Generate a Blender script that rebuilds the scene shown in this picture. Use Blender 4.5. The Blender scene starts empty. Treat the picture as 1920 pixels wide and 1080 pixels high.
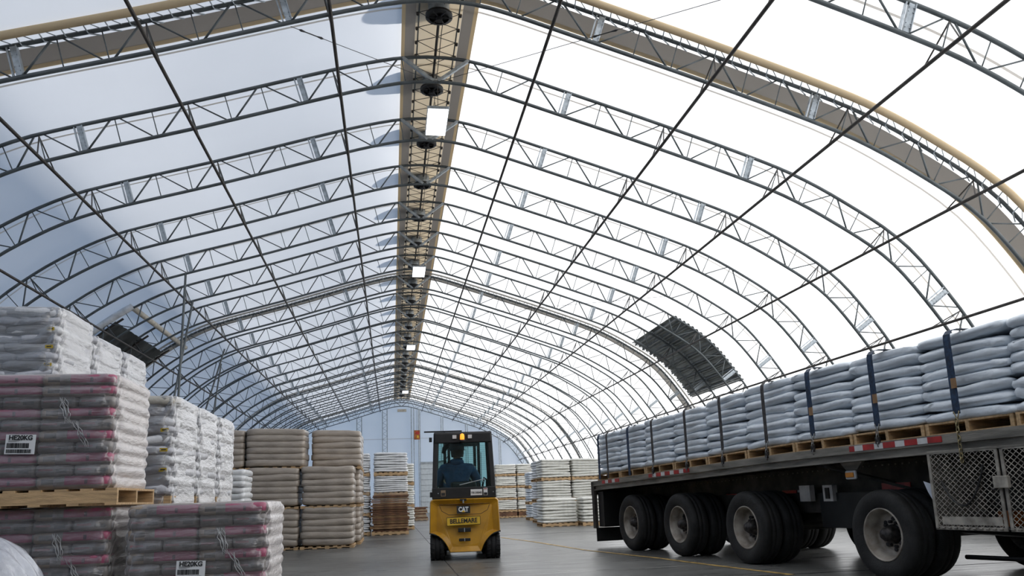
import bpy, math, random
import numpy as np
from mathutils import Vector, Matrix
random.seed(7); np.random.seed(7)
SC = bpy.context.scene
COL = SC.collection
# ------------------------------------------------------------------ camera
cd = bpy.data.cameras.new('camera'); cam = bpy.data.objects.new('camera', cd); COL.objects.link(cam)
cd.sensor_fit = 'HORIZONTAL'; cd.sensor_width = 36; cd.lens = 28.125
cd.shift_y = 100/1920; cd.clip_start = .05; cd.clip_end = 500
R = Matrix(((0.98862838, -0.00645758, 0.15024055), (-0.14617266, 0.19338772, 0.97017253), (-0.03531964, -0.98110116, 0.19024467)))
right = R.col[0]; up = -R.col[1]; back = -R.col[2]
cam.matrix_world = Matrix(((right.x, up.x, back.x, 0), (right.y, up.y, back.y, 0), (right.z, up.z, back.z, .95), (0, 0, 0, 1)))
SC.camera = cam
# ------------------------------------------------------------------ light
w = bpy.data.worlds.new('sky'); SC.world = w; w.use_nodes = True
bg = w.node_tree.nodes['Background']; bg.inputs[0].default_value = (.50, .69, 1.0, 1); bg.inputs[1].default_value = .95
sl = bpy.data.lights.new('sun', 'SUN'); sl.energy = 21; sl.angle = .012; sl.color = (1, .965, .91)
so = bpy.data.objects.new('sun', sl); COL.objects.link(so)
so.rotation_euler = Vector((.86, -.30, .44)).to_track_quat('Z', 'Y').to_euler()
SC.view_settings.view_transform = 'Standard'; SC.view_settings.look = 'None'
SC.view_settings.gamma = 1; SC.view_settings.use_curve_mapping = False
SC.view_settings.exposure = -.58
SC.cycles.max_bounces = 10; SC.cycles.diffuse_bounces = 5; SC.cycles.transparent_max_bounces = 10
SC.cycles.transmission_bounces = 5; SC.cycles.use_denoising = True; SC.cycles.sample_clamp_indirect = 8
SC.cycles.caustics_reflective = False; SC.cycles.caustics_refractive = False

# ------------------------------------------------------------------ materials
def mat(name, col, rough=.6, metal=0, var=.12, scale=6, bump=0, bscale=20, coat=0, spec=.5, col2=None, stretch=(1, 1, 1), coords='Object'):
    m = bpy.data.materials.new(name); m.use_nodes = True; nt = m.node_tree; N = nt.nodes; L = nt.links
    b = N['Principled BSDF']; b.inputs['Roughness'].default_value = rough; b.inputs['Metallic'].default_value = metal
    b.inputs['Coat Weight'].default_value = coat; b.inputs['Coat Roughness'].default_value = .18
    b.inputs['Specular IOR Level'].default_value = spec
    tc = N.new('ShaderNodeTexCoord'); mp = N.new('ShaderNodeMapping'); mp.inputs['Scale'].default_value = stretch
    L.new(tc.outputs[coords], mp.inputs[0])
    nz = N.new('ShaderNodeTexNoise'); nz.inputs['Scale'].default_value = scale; nz.inputs['Detail'].default_value = 5
    L.new(mp.outputs[0], nz.inputs['Vector'])
    rp = N.new('ShaderNodeValToRGB'); c2 = col2 or tuple(c*(1-2*var) for c in col)
    rp.color_ramp.elements[0].position = .35; rp.color_ramp.elements[1].position = .65
    rp.color_ramp.elements[0].color = (*c2, 1); rp.color_ramp.elements[1].color = (*[min(1, c*(1+var*.6)) for c in col], 1)
    L.new(nz.outputs['Fac'], rp.inputs[0]); L.new(rp.outputs[0], b.inputs['Base Color'])
    if bump:
        n2 = N.new('ShaderNodeTexNoise'); n2.inputs['Scale'].default_value = bscale; n2.inputs['Detail'].default_value = 4
        L.new(mp.outputs[0], n2.inputs['Vector'])
        bp = N.new('ShaderNodeBump'); bp.inputs['Strength'].default_value = bump; bp.inputs['Distance'].default_value = .02
        L.new(n2.outputs['Fac'], bp.inputs['Height']); L.new(bp.outputs[0], b.inputs['Normal'])
    return m

def emit(name, col, s):
    m = bpy.data.materials.new(name); m.use_nodes = True; b = m.node_tree.nodes['Principled BSDF']
    b.inputs['Base Color'].default_value = (*col, 1); b.inputs['Emission Color'].default_value = (*col, 1); b.inputs['Emission Strength'].default_value = s
    return m

def fabric(name, trans, diff, tw, seams=False):
    m = bpy.data.materials.new(name); m.use_nodes = True; nt = m.node_tree; N = nt.nodes; L = nt.links
    for n in list(N): N.remove(n)
    o = N.new('ShaderNodeOutputMaterial'); mx = N.new('ShaderNodeMixShader'); mx.inputs[0].default_value = tw
    d = N.new('ShaderNodeBsdfDiffuse'); t = N.new('ShaderNodeBsdfTranslucent')
    d.inputs[0].default_value = (*diff, 1); t.inputs[0].default_value = (*trans, 1)
    tc = N.new('ShaderNodeTexCoord'); nz = N.new('ShaderNodeTexNoise'); nz.inputs['Scale'].default_value = .5; nz.inputs['Detail'].default_value = 6
    L.new(tc.outputs['Object'], nz.inputs['Vector'])
    mr = N.new('ShaderNodeMapRange'); mr.inputs[1].default_value = .3; mr.inputs[2].default_value = .7; mr.inputs[3].default_value = .93; mr.inputs[4].default_value = 1.0
    L.new(nz.outputs['Fac'], mr.inputs[0])
    mc = N.new('ShaderNodeMix'); mc.data_type = 'RGBA'; mc.blend_type = 'MULTIPLY'; mc.inputs[0].default_value = 1
    mc.inputs[6].default_value = (*trans, 1); L.new(mr.outputs[0], mc.inputs[7]); L.new(mc.outputs[2], t.inputs[0])
    L.new(d.outputs[0], mx.inputs[1]); L.new(t.outputs[0], mx.inputs[2]); L.new(mx.outputs[0], o.inputs[0])
    return m

def film(name, col, fac, rough=.15, bscale=9, bstr=.5, haze=(.05, 1.0), gl=.6, dc=(.92, .91, .92)):
    m = bpy.data.materials.new(name); m.use_nodes = True; nt = m.node_tree; N = nt.nodes; L = nt.links
    for n in list(N): N.remove(n)
    o = N.new('ShaderNodeOutputMaterial'); mx = N.new('ShaderNodeMixShader')
    t = N.new('ShaderNodeBsdfTransparent'); t.inputs[0].default_value = (*col, 1)
    g = N.new('ShaderNodeBsdfGlossy'); g.inputs[0].default_value = (1, 1, 1, 1); g.inputs['Roughness'].default_value = rough
    lw = N.new('ShaderNodeLayerWeight'); lw.inputs[0].default_value = .35
    mu = N.new('ShaderNodeMath'); mu.operation = 'MULTIPLY_ADD'; mu.inputs[1].default_value = gl; mu.inputs[2].default_value = fac
    L.new(lw.outputs['Fresnel'], mu.inputs[0]); L.new(mu.outputs[0], mx.inputs[0])
    tc = N.new('ShaderNodeTexCoord'); mp = N.new('ShaderNodeMapping'); mp.inputs['Scale'].default_value = (1, 1, 4)
    nz = N.new('ShaderNodeTexNoise'); nz.inputs['Scale'].default_value = bscale; nz.inputs['Detail'].default_value = 5
    L.new(tc.outputs['Object'], mp.inputs[0]); L.new(mp.outputs[0], nz.inputs['Vector'])
    bp = N.new('ShaderNodeBump'); bp.inputs['Strength'].default_value = bstr; bp.inputs['Distance'].default_value = .03
    L.new(nz.outputs['Fac'], bp.inputs['Height']); L.new(bp.outputs[0], g.inputs['Normal']); L.new(bp.outputs[0], lw.inputs['Normal'])
    df = N.new('ShaderNodeBsdfDiffuse'); df.inputs[0].default_value = (*dc, 1); L.new(bp.outputs[0], df.inputs['Normal'])
    pw = N.new('ShaderNodeMath'); pw.operation = 'POWER'; pw.inputs[1].default_value = 1.6; l2 = N.new('ShaderNodeLayerWeight'); l2.inputs[0].default_value = .5
    L.new(l2.outputs['Facing'], pw.inputs[0]); ma = N.new('ShaderNodeMath'); ma.operation = 'MULTIPLY_ADD'; ma.inputs[1].default_value = haze[1]; ma.inputs[2].default_value = haze[0]; ma.use_clamp = True
    L.new(pw.outputs[0], ma.inputs[0]); m2 = N.new('ShaderNodeMixShader'); L.new(ma.outputs[0], m2.inputs[0]); L.new(t.outputs[0], m2.inputs[1]); L.new(df.outputs[0], m2.inputs[2])
    L.new(m2.outputs[0], mx.inputs[1]); L.new(g.outputs[0], mx.inputs[2]); L.new(mx.outputs[0], o.inputs[0])
    return m

def print_mat(name, base, pink, dark, spots):
    """bag print in the bag's own coordinates: coloured fields along its length"""
    m = mat(name, base, .42, 0, .12, 14, .25, 30, coat=.55)
    nt = m.node_tree; N = nt.nodes; L = nt.links; b = N['Principled BSDF']
    src = b.inputs['Base Color'].links[0].from_socket
    tc = N.new('ShaderNodeTexCoord'); sx = N.new('ShaderNodeSeparateXYZ'); L.new(tc.outputs['Generated'], sx.inputs[0])
    cur = src
    def band(ax, a, c):
        m1 = N.new('ShaderNodeMath'); m1.operation = 'GREATER_THAN'; m1.inputs[1].default_value = a; L.new(sx.outputs[ax], m1.inputs[0])
        m2 = N.new('ShaderNodeMath'); m2.operation = 'LESS_THAN'; m2.inputs[1].default_value = c; L.new(sx.outputs[ax], m2.inputs[0])
        m3 = N.new('ShaderNodeMath'); m3.operation = 'MULTIPLY'; L.new(m1.outputs[0], m3.inputs[0]); L.new(m2.outputs[0], m3.inputs[1]); return m3.outputs[0]
    for (x0, x1, z0, z1, col, al) in spots:
        a = band(0, x0, x1); c = band(2, z0, z1)
        m3 = N.new('ShaderNodeMath'); m3.operation = 'MULTIPLY'; L.new(a, m3.inputs[0]); L.new(c, m3.inputs[1])
        m4 = N.new('ShaderNodeMath'); m4.operation = 'MULTIPLY'; m4.inputs[1].default_value = al; L.new(m3.outputs[0], m4.inputs[0])
        mx = N.new('ShaderNodeMix'); mx.data_type = 'RGBA'; L.new(m4.outputs[0], mx.inputs[0]); L.new(cur, mx.inputs[6]); mx.inputs[7].default_value = (*col, 1); cur = mx.outputs[2]
    L.new(cur, b.inputs['Base Color']); return m

M = {}
M['steel'] = mat('truss_steel', (.105, .12, .125), .45, .2, .15, 3, spec=.5)
M['rust'] = mat('purlin_steel', (.05, .043, .038), .55, .2, .2, 4)
M['galv'] = mat('galvanised', (.40, .44, .47), .45, .6, .15, 12)
M['membrane'] = fabric('roof_membrane', (.97, .98, 1.0), (.86, .87, .88), .44)
M['gable'] = fabric('gable_membrane', (1, .99, .96), (.96, .95, .92), .60)
M['ridge'] = fabric('ridge_fabric', (1.0, .84, .60), (.72, .64, .52), .34)
M['tan'] = fabric('tan_strip', (.9, .66, .36), (.62, .50, .33), .15)
M['flap'] = fabric('grey_flap', (.8, .72, .62), (.36, .33, .30), .07)
M['bandf'] = fabric('band_far', (.85, .80, .72), (.42, .40, .37), .09)
M['seam'] = fabric('seam', (.8, .74, .66), (.7, .68, .65), .28)
M['wood'] = mat('pallet_wood', (.60, .40, .21), .65, 0, .16, 5, .3, 30, stretch=(1, 8, 8))
M['woodend'] = mat('pallet_wood_grey', (.42, .30, .19), .7, 0, .2, 5, .3, 30)
M['cardboard'] = mat('brown_sheet', (.20, .095, .045), .75, 0, .3, 4, col2=(.10, .05, .03))
M['cardboard2'] = mat('tan_sheet', (.34, .20, .10), .75, 0, .25, 4)
kr = (.30, .255, .225)
M['pinkA'] = print_mat('printed_bag', kr, 0, 0, [(0.0, .26, .1, .9, (.40, .30, .20), .7), (.10, .26, .35, .68, (.07, .07, .07), .75), (.40, .99, .30, .86, (.42, .045, .14), .8), (.66, .70, .35, .65, (.05, .03, .05), .8)])
M['pinkB'] = print_mat('plain_bag', (.29, .265, .25), 0, 0, [(.12, .50, .48, .62, (.36, .07, .10), .5), (.58, .86, .34, .58, (.09, .10, .11), .5)])
M['white'] = mat('white_bag', (.74, .74, .75), .38, 0, .05, 5, .5, 26, coat=.5)
M['white2'] = mat('white_bag_grey', (.58, .58, .61), .4, 0, .08, 5, .5, 26, coat=.4)
M['taupe'] = mat('top_bag', (.47, .44, .38), .5, 0, .15, 5, .4, 26, coat=.3)
M['blue'] = mat('cargo_bag', (.76, .82, .88), .36, 0, .05, 4, .5, 16, coat=.5)
M['tanbag'] = mat('tan_cover', (.37, .315, .26), .4, 0, .14, 2.5, .45, 10, coat=.45, stretch=(1, 1, 3))
M['farbag'] = mat('far_bag', (.82, .83, .84), .4, 0, .07, 9, .3, 18, coat=.3)
M['farbagc'] = mat('cream_bag', (.84, .83, .77), .4, 0, .07, 9, .3, 18, coat=.3)
M['film'] = film('stretch_film', (.93, .93, .96), .07, dc=(.92, .86, .84))
M['filmside'] = film('white_film', (.97, .97, .98), .14, .28, 7, .8)
#M['filmtruck'] = film('cargo_film', (.97, .98, 1), .02, .35, 5, .35, (.28, .2), .22, (.78, .85, .94))
M['filmw'] = film('film_crinkle', (.9, .9, .95), .5, .3, 25, .9)
M['yellowtag'] = mat('yellow_tag', (.55, .38, .02), .5)
M['paper'] = mat('label_paper', (.78, .79, .80), .5, 0, .02)
M['ink'] = mat('ink', (.02, .02, .022), .6)
M['cat'] = mat('machine_yellow', (.60, .30, .009), .38, 0, .10, 3, .05, 30, coat=.25, col2=(.46, .225, .009))
M['plate'] = mat('plate_yellow', (.80, .50, .04), .45)
M['black'] = mat('black_plastic', (.010, .010, .011), .5, 0, .2)
M['tyre'] = mat('tyre_rubber', (.013, .013, .0135), .75, 0, .3, 6, .3, 60)
M['rim'] = mat('rim_paint', (.38, .35, .31), .5, .15, .2, 7, .1, 30, col2=(.20, .17, .14))
M['hub'] = mat('greasy_hub', (.05, .045, .045), .45, .5, .4, 20)
M['alu'] = mat('weathered_aluminium', (.25, .235, .205), .5, .4, .25, 5, .2, 40, stretch=(.4, .4, 3))
M['frame'] = mat('dirty_frame', (.055, .048, .042), .6, .2, .3, 5)
M['cage'] = mat('cage_steel', (.42, .39, .34), .55, .3, .25, 9)
M['red'] = mat('reflective_red', (.42, .02, .02), .35, 0, .2)
M['refw'] = mat('reflective_white', (.62, .62, .62), .35, 0, .1)
M['strapb'] = mat('blue_webbing', (.010, .034, .085), .55, 0, .3, 30)
M['strapd'] = mat('dark_webbing', (.055, .05, .05), .6, 0, .3, 30)
M['chain'] = mat('chain_steel', (.30, .25, .14), .4, .7, .2)
M['chaing'] = mat('grey_chain', (.22, .22, .22), .4, .7, .2)
M['amber'] = emit('amber_lamp', (1.0, .38, .03), 1.6)
M['amberoff'] = mat('amber_lens', (.75, .27, .02), .3)
M['lamp'] = emit('led_diffuser', (1, 1, 1), 9)
M['lens'] = mat('lamp_lens', (.7, .68, .66), .25)
M['glass'] = film('tinted_glass', (.60, .80, .78), .0, .05, 2, .02, (0, 0))
M['navy'] = mat('blue_hoodie', (.035, .085, .19), .85, 0, .15, 10, .4, 25)
M['denim'] = mat('dark_trousers', (.03, .035, .05), .85)
M['skin'] = mat('skin', (.45, .26, .18), .55, 0, .05)
M['capm'] = mat('dark_cap', (.035, .045, .06), .8)
M['hair'] = mat('brown_hair', (.05, .03, .02), .7)
M['corr'] = mat('corrugated_metal', (.24, .255, .245), .5, .3, .3, 2.5, stretch=(1, .4, 1), col2=(.13, .14, .13))
M['tarp'] = mat('dark_tarp', (.045, .05, .05), .6, 0, .3, 2, 1, 4)
M['cream'] = mat('cream_tube', (.62, .57, .48), .5)
M['whitet'] = mat('white_tube', (.72, .74, .76), .5)
M['door'] = mat('door_panel', (.60, .65, .68), .45, .1, .05)
M['sign'] = mat('sign_orange', (.42, .12, .02), .5, 0, .3, 6)
M['conc'] = mat('concrete_wall', (.35, .35, .34), .8, 0, .15, 3)
M['paint'] = mat('yellow_line_paint', (.50, .33, .10), .6, 0, .35, 8)
M['bluewhite'] = mat('torn_wrap', (.6, .65, .75), .4)

def floor_mat():
    m = mat('polished_concrete', (.138, .138, .131), .33, 0, .22, .8, .06, 25, spec=.45, stretch=(1, .55, 1), col2=(.078, .078, .075))
    nt = m.node_tree; N = nt.nodes; L = nt.links; b = N['Principled BSDF']; src = b.inputs['Base Color'].links[0].from_socket
    tc = N.new('ShaderNodeTexCoord'); mp = N.new('ShaderNodeMapping'); mp.inputs['Scale'].default_value = (.6, 5, 1); mp.inputs['Rotation'].default_value = (0, 0, .12)
    nz = N.new('ShaderNodeTexNoise'); nz.inputs['Scale'].default_value = 1.6; nz.inputs['Detail'].default_value = 8; nz.inputs['Roughness'].default_value = .65
    L.new(tc.outputs['Object'], mp.inputs[0]); L.new(mp.outputs[0], nz.inputs['Vector'])
    mr = N.new('ShaderNodeMapRange'); mr.inputs[1].default_value = .3; mr.inputs[2].default_value = .7; mr.inputs[3].default_value = .72; mr.inputs[4].default_value = 1.2
    L.new(nz.outputs['Fac'], mr.inputs[0])
    mc = N.new('ShaderNodeMix'); mc.data_type = 'RGBA'; mc.blend_type = 'MULTIPLY'; mc.inputs[0].default_value = 1
    L.new(src, mc.inputs[6]); L.new(mr.outputs[0], mc.inputs[7]); L.new(mc.outputs[2], b.inputs['Base Color'])
    m2 = N.new('ShaderNodeMapRange'); m2.inputs[1].default_value = .3; m2.inputs[2].default_value = .7; m2.inputs[3].default_value = .22; m2.inputs[4].default_value = .48
    L.new(nz.outputs['Fac'], m2.inputs[0]); L.new(m2.outputs[0], b.inputs['Roughness'])
    return m
M['floor'] = floor_mat()

# ------------------------------------------------------------------ helpers
class MB:
    def __init__(s): s.v = []; s.f = []
    def add(s, vs, fs):
        o = len(s.v); s.v += [tuple(map(float, p)) for p in vs]; s.f += [tuple(i+o for i in f) for f in fs]; return s
    def box(s, x0, x1, y0, y1, z0, z1):
        return s.add([(x0, y0, z0), (x1, y0, z0), (x1, y1, z0), (x0, y1, z0), (x0, y0, z1), (x1, y0, z1), (x1, y1, z1), (x0, y1, z1)],
                     [(3, 2, 1, 0), (4, 5, 6, 7), (0, 1, 5, 4), (1, 2, 6, 5), (2, 3, 7, 6), (3, 0, 4, 7)])
    def path(s, pts, r, n=8, closed=False, caps=True):
        P = [Vector(p) for p in pts]; m = len(P); rings = []; prev = None
        for i, p in enumerate(P):
            a = P[(i-1) % m] if (i > 0 or closed) else p; b = P[(i+1) % m] if (i < m-1 or closed) else p
            t = (b-a).normalized()
            if prev is None:
                ref = Vector((0, 0, 1)) if abs(t.z) < .9 else Vector((1, 0, 0)); u = t.cross(ref).normalized()
            else:
                u = (prev - t*prev.dot(t)).normalized()
            prev = u; v = t.cross(u); rr = r[i] if hasattr(r, '__len__') else r
            rings.append([p + (u*math.cos(2*math.pi*k/n)+v*math.sin(2*math.pi*k/n))*rr for k in range(n)])
        vs = [q for g in rings for q in g]; fs = []
        for i in range(m if closed else m-1):
            j = (i+1) % m
            for k in range(n): fs.append((i*n+k, i*n+(k+1) % n, j*n+(k+1) % n, j*n+k))
        if caps and not closed: fs += [tuple(range(n))[::-1], tuple((m-1)*n+k for k in range(n))]
        return s.add(vs, fs)
    def tube(s, a, b, r, n=6): return s.path([a, b], r, n)
    def bar(s, a, b, w, h, upv=(0, 0, 1)):
        a = Vector(a); b = Vector(b); t = (b-a).normalized(); u = Vector(upv); sd = t.cross(u)
        if sd.length < 1e-4: sd = t.cross(Vector((1, 0, 0)))
        sd.normalize(); u = sd.cross(t); vs = []
        for p in (a, b):
            for i, j in ((-1, -1), (1, -1), (1, 1), (-1, 1)): vs.append(p+sd*(i*w/2)+u*(j*h/2))
        return s.add(vs, [(0, 1, 2, 3), (7, 6, 5, 4), (0, 4, 5, 1), (1, 5, 6, 2), (2, 6, 7, 3), (3, 7, 4, 0)])
    def lathe(s, prof, n=32, axis='x', c=(0, 0, 0)):
        vs = []; fs = []; m = len(prof)
        for k in range(n):
            a = 2*math.pi*k/n; ca, sa = math.cos(a), math.sin(a)
            for (h, r) in prof:
                p = (h, r*ca, r*sa) if axis == 'x' else ((r*ca, r*sa, h) if axis == 'z' else (r*ca, h, r*sa))
                vs.append((p[0]+c[0], p[1]+c[1], p[2]+c[2]))
        for k in range(n):
            for i in range(m-1): fs.append((k*m+i, k*m+i+1, ((k+1) % n)*m+i+1, ((k+1) % n)*m+i))
        return s.add(vs, fs)
    def prism(s, poly, a, b, axis='y'):
        n = len(poly); vs = []
        for h in (a, b):
            for (p, q) in poly: vs.append((p, h, q) if axis == 'y' else ((h, p, q) if axis == 'x' else (p, q, h)))
        return s.add(vs, [tuple(range(n)), tuple(range(2*n-1, n-1, -1))]+[(i, i+n, (i+1) % n+n, (i+1) % n) for i in range(n)])
    def mesh(s, name, m, smooth=False):
        me = bpy.data.meshes.new(name); me.from_pydata(s.v, [], s.f); me.validate(); me.materials.append(m)
        if smooth: me.polygons.foreach_set('use_smooth', [True]*len(me.polygons))
        me.update(); return me
    def obj(s, name, m, parent=None, smooth=False, bevel=0, loc=None):
        o = bpy.data.objects.new(name, s.mesh(name, m, smooth)); COL.objects.link(o)
        if parent: o.parent = parent
        if loc: o.location = loc
        if bevel:
            bv = o.modifiers.new('b', 'BEVEL'); bv.width = bevel; bv.segments = 2; bv.limit_method = 'ANGLE'
        return o

def link(name, me, parent=None, loc=(0, 0, 0), rot=(0, 0, 0), sc=(1, 1, 1)):
    o = bpy.data.objects.new(name, me); COL.objects.link(o); o.parent = parent; o.location = loc; o.rotation_euler = rot; o.scale = sc; return o
def tag(o, label, cat, group=None):
    o['label'] = label; o['category'] = cat
    if group: o['group'] = group
    return o
def thing(name, loc, label, cat, group=None, rz=0):
    o = bpy.data.objects.new(name, None); COL.objects.link(o); o.location = loc; o.rotation_euler = (0, 0, rz); o.empty_display_size = .1
    return tag(o, label, cat, group)
def struct(o): o['kind'] = 'structure'; return o
def stuff(o): o['kind'] = 'stuff'; return o
def plab(o, l): o['label'] = l; return o
def text(name, body, size, m, parent, loc, rot, bold=0, sx=1, ext=.002, align='CENTER'):
    c = bpy.data.curves.new(name, 'FONT'); c.body = body; c.size = size; c.extrude = ext; c.offset = bold; c.align_x = align; c.align_y = 'CENTER'
    t = bpy.data.objects.new(name, c); COL.objects.link(t); dg = bpy.context.evaluated_depsgraph_get()
    me = bpy.data.meshes.new_from_object(t.evaluated_get(dg)); bpy.data.objects.remove(t); me.materials.clear(); me.materials.append(m)
    return link(name, me, parent, loc, rot, (sx, 1, 1))
ORD = ['first', 'second', 'third', 'fourth', 'fifth', 'sixth', 'seventh', 'eighth', 'ninth', 'tenth', 'eleventh', 'twelfth', 'thirteenth', 'fourteenth', 'fifteenth', 'sixteenth', 'seventeenth', 'eighteenth', 'nineteenth', 'twentieth', 'twenty-first', 'twenty-second', 'twenty-third', 'twenty-fourth', 'twenty-fifth']

# ------------------------------------------------------------------ the building: profile
XR = .78
BOT = np.array([(-10.25, 0), (-10.15, 1.2), (-9.9, 2.2), (-9.5, 3.1), (-9.1, 3.8), (-8.6, 4.45), (-8.07, 4.98), (-7.5, 5.43), (-7.05, 5.72), (-6.56, 5.99), (-5.97, 6.23), (-3.82, 6.84), (-1.57, 7.52), (-.9, 7.7), (-.45, 7.79), (0, 7.82), (.45, 7.79), (.9, 7.68), (1.57, 7.47), (3.84, 6.73), (5.71, 6.07), (6.38, 5.76), (7.0, 5.4), (7.61, 5.0), (8.05, 4.6), (8.64, 3.81), (8.95, 3.3), (9.3, 2.6), (9.55, 1.7), (9.65, .8), (9.68, 0)])
def catmull(P, per=6):
    out = []
    for i in range(len(P)-1):
        p0 = P[max(i-1, 0)]; p1 = P[i]; p2 = P[i+1]; p3 = P[min(i+2, len(P)-1)]
        d = np.linalg.norm(p2-p1); k1 = d/max(np.linalg.norm(p2-p0), 1e-6); k2 = d/max(np.linalg.norm(p3-p1), 1e-6)
        m1 = (p2-p0)*k1; m2 = (p3-p1)*k2
        for j in range(per):
            t = j/per; out.append((2*t**3-3*t*t+1)*p1+(t**3-2*t*t+t)*m1+(-2*t**3+3*t*t)*p2+(t**3-t*t)*m2)
    out.append(P[-1]); return np.array(out)
FB = catmull(BOT)
arc = np.concatenate([[0], np.cumsum(np.linalg.norm(np.diff(FB, axis=0), axis=1))])
tan_ = np.gradient(FB, axis=0); 
for _ in range(3): tan_[1:-1] = (tan_[:-2]+tan_[1:-1]*2+tan_[2:])/4
tan_ /= np.linalg.norm(tan_, axis=1)[:, None]; nor = np.stack([-tan_[:, 1], tan_[:, 0]], 1)
def s_of(off): return float(np.interp(off, FB[:, 0], arc)) if -10.25 < off < 9.68 else (0 if off < 0 else arc[-1])
def at(s, d=0):
    p = np.array([np.interp(s, arc, FB[:, 0]), np.interp(s, arc, FB[:, 1])]); n = np.array([np.interp(s, arc, nor[:, 0]), np.interp(s, arc, nor[:, 1])]); n /= np.linalg.norm(n)
    q = p+n*d; return q[0]+XR, q[1]
S0 = s_of(0)
DEP = .45; MD = .56
def curve_pts(d, y, s0=0, s1=None, n=90):
    s1 = arc[-1] if s1 is None else s1
    return [(at(s, d)[0], y, max(at(s, d)[1], 0)) for s in np.linspace(s0, s1, n)]
def sheet(mb, d, y0, y1, s0=0, s1=None, n=120, ys=1):
    rows = [curve_pts(d, y0+(y1-y0)*k/ys, s0, s1, n) for k in range(ys+1)]
    vs = [p for r in rows for p in r]; fs = []
    for k in range(ys):
        for i in range(n-1): fs.append((k*n+i, k*n+i+1, (k+1)*n+i+1, (k+1)*n+i))
    return mb.add(vs, fs)
YT = lambda i: 10.13+(i*2.235 if i < 7 else 6*2.235+(i-6)*2.27)
YEND = YT(22)+.25; YNEAR = -5.0
struct(MB().box(-10.2, 11.2, YNEAR-.5, YEND+.5, -.2, 0).obj('floor', M['floor']))
ceil = struct(sheet(MB(), MD, YNEAR, YEND).obj('ceiling', M['membrane'], smooth=True))
for i in range(-1, 22):
    ym = YT(i)+(.36 if i not in (0, 7, 15, 21) else .95)
    sheet(MB(), MD-.012, ym, ym+.045, s_of(-9.5), s_of(9.3), 70).obj('seam', M['seam'], ceil, True)
def gable(name, y, m):
    pts = [(p[0], p[2]) for p in curve_pts(MD, 0, n=60)]
    mb = MB(); n = len(pts); vs = [(x, y, z) for x, z in pts]+[(x, y, 0) for x, z in pts]
    mb.add(vs, [(i, i+1, n+i+1, n+i) for i in range(n-1)]); return struct(mb.obj(name, m))
wf = gable('wall_far', YEND, M['gable']); gable('wall_near', YNEAR, M['conc'])
struct(MB().box(-9.95, -9.75, YNEAR, YEND, 0, 1.0).obj('wall_left', M['conc'])); struct(MB().box(10.62, 10.8, YNEAR, YEND, 0, 1.0).obj('wall_right', M['conc']))
MB().box(-9.5, 11, YEND-.03, YEND-.005, 5.42, 5.45).obj('seam', M['seam'], wf)
# far gable columns, door, sign, vent panel
for k, (x, wd, lab) in enumerate([(-4.8, .12, 'slim steel gable column furthest left at the far wall'), (-2.3, .34, 'pair of steel gable posts behind the tan bag stacks'), (-.45, .34, 'lattice gable column left of the ridge, behind the cardboard stack'), (1.58, .18, 'steel gable column under the ridge beside the orange sign'), (2.07, .10, 'thin grey post carrying the orange sign left of the door'), (3.75, .14, 'steel gable column directly above the forklift cab'), (5.57, .14, 'steel gable column rising just right of the forklift roof'), (8.04, .12, 'slim steel gable column furthest right at the far wall')]):
    zt = float(np.interp(x-XR, FB[:, 0], FB[:, 1])); g = thing('gable_column', (x, YEND-.35, 0), lab, 'column', 'columns of the far gable wall')
    for s in (-1, 1): MB().box(s*wd/2-.03, s*wd/2+.03, -.05, .05, 0, zt).obj('post', M['galv'], g)
    if wd > .3:
        mb = MB(); z = .2
        while z < zt-.4: mb.tube((-wd/2, 0, z), (wd/2, 0, z+.2), .012); mb.tube((wd/2, 0, z+.2), (-wd/2, 0, z+.4), .012); z += .4
        stuff(mb.obj('lattice', M['galv'], g))
d = struct(MB().box(2.15, 5.3, YEND-.12, YEND-.04, 0, 3.55).obj('door_1', M['door']))
mb = MB()
for k in range(9): mb.box(2.15, 5.3, YEND-.135, YEND-.12, k*.4+.36, k*.4+.4)
mb.obj('panel_joint', M['galv'], d); MB().box(2.1, 5.35, YEND-.16, YEND-.04, 3.55, 3.68).obj('door_frame', M['galv'], d)
for z in (1.9, 1.2):
    MB().box(3.0, 3.5, YEND-.15, YEND-.11, z-.25, z+.1).obj('pane', M['lens'], d)
sg = thing('sign', (1.88, YEND-.9, 5.28), 'square orange-brown sign board hung high beside the roll-up door', 'sign')
MB().box(-.21, .21, -.03, .03, 0, .68).obj('board', M['sign'], sg); MB().box(-.02, .12, -.04, -.03, .12, .3).obj('yellow_mark', M['plate'], sg)
MB().box(-.1, .16, -.04, -.03, .38, .58).obj('red_mark', M['red'], sg)
MB().tube((0, 0, .68), (0, 0, 2.2), .012).obj('hanger', M['steel'], sg)
tag(MB().box(.48, 1.14, YEND-.1, YEND-.03, 7.42, 7.62).obj('vent_panel', M['cream']), 'small cream panel under the ridge of the far wall', 'panel')

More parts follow.
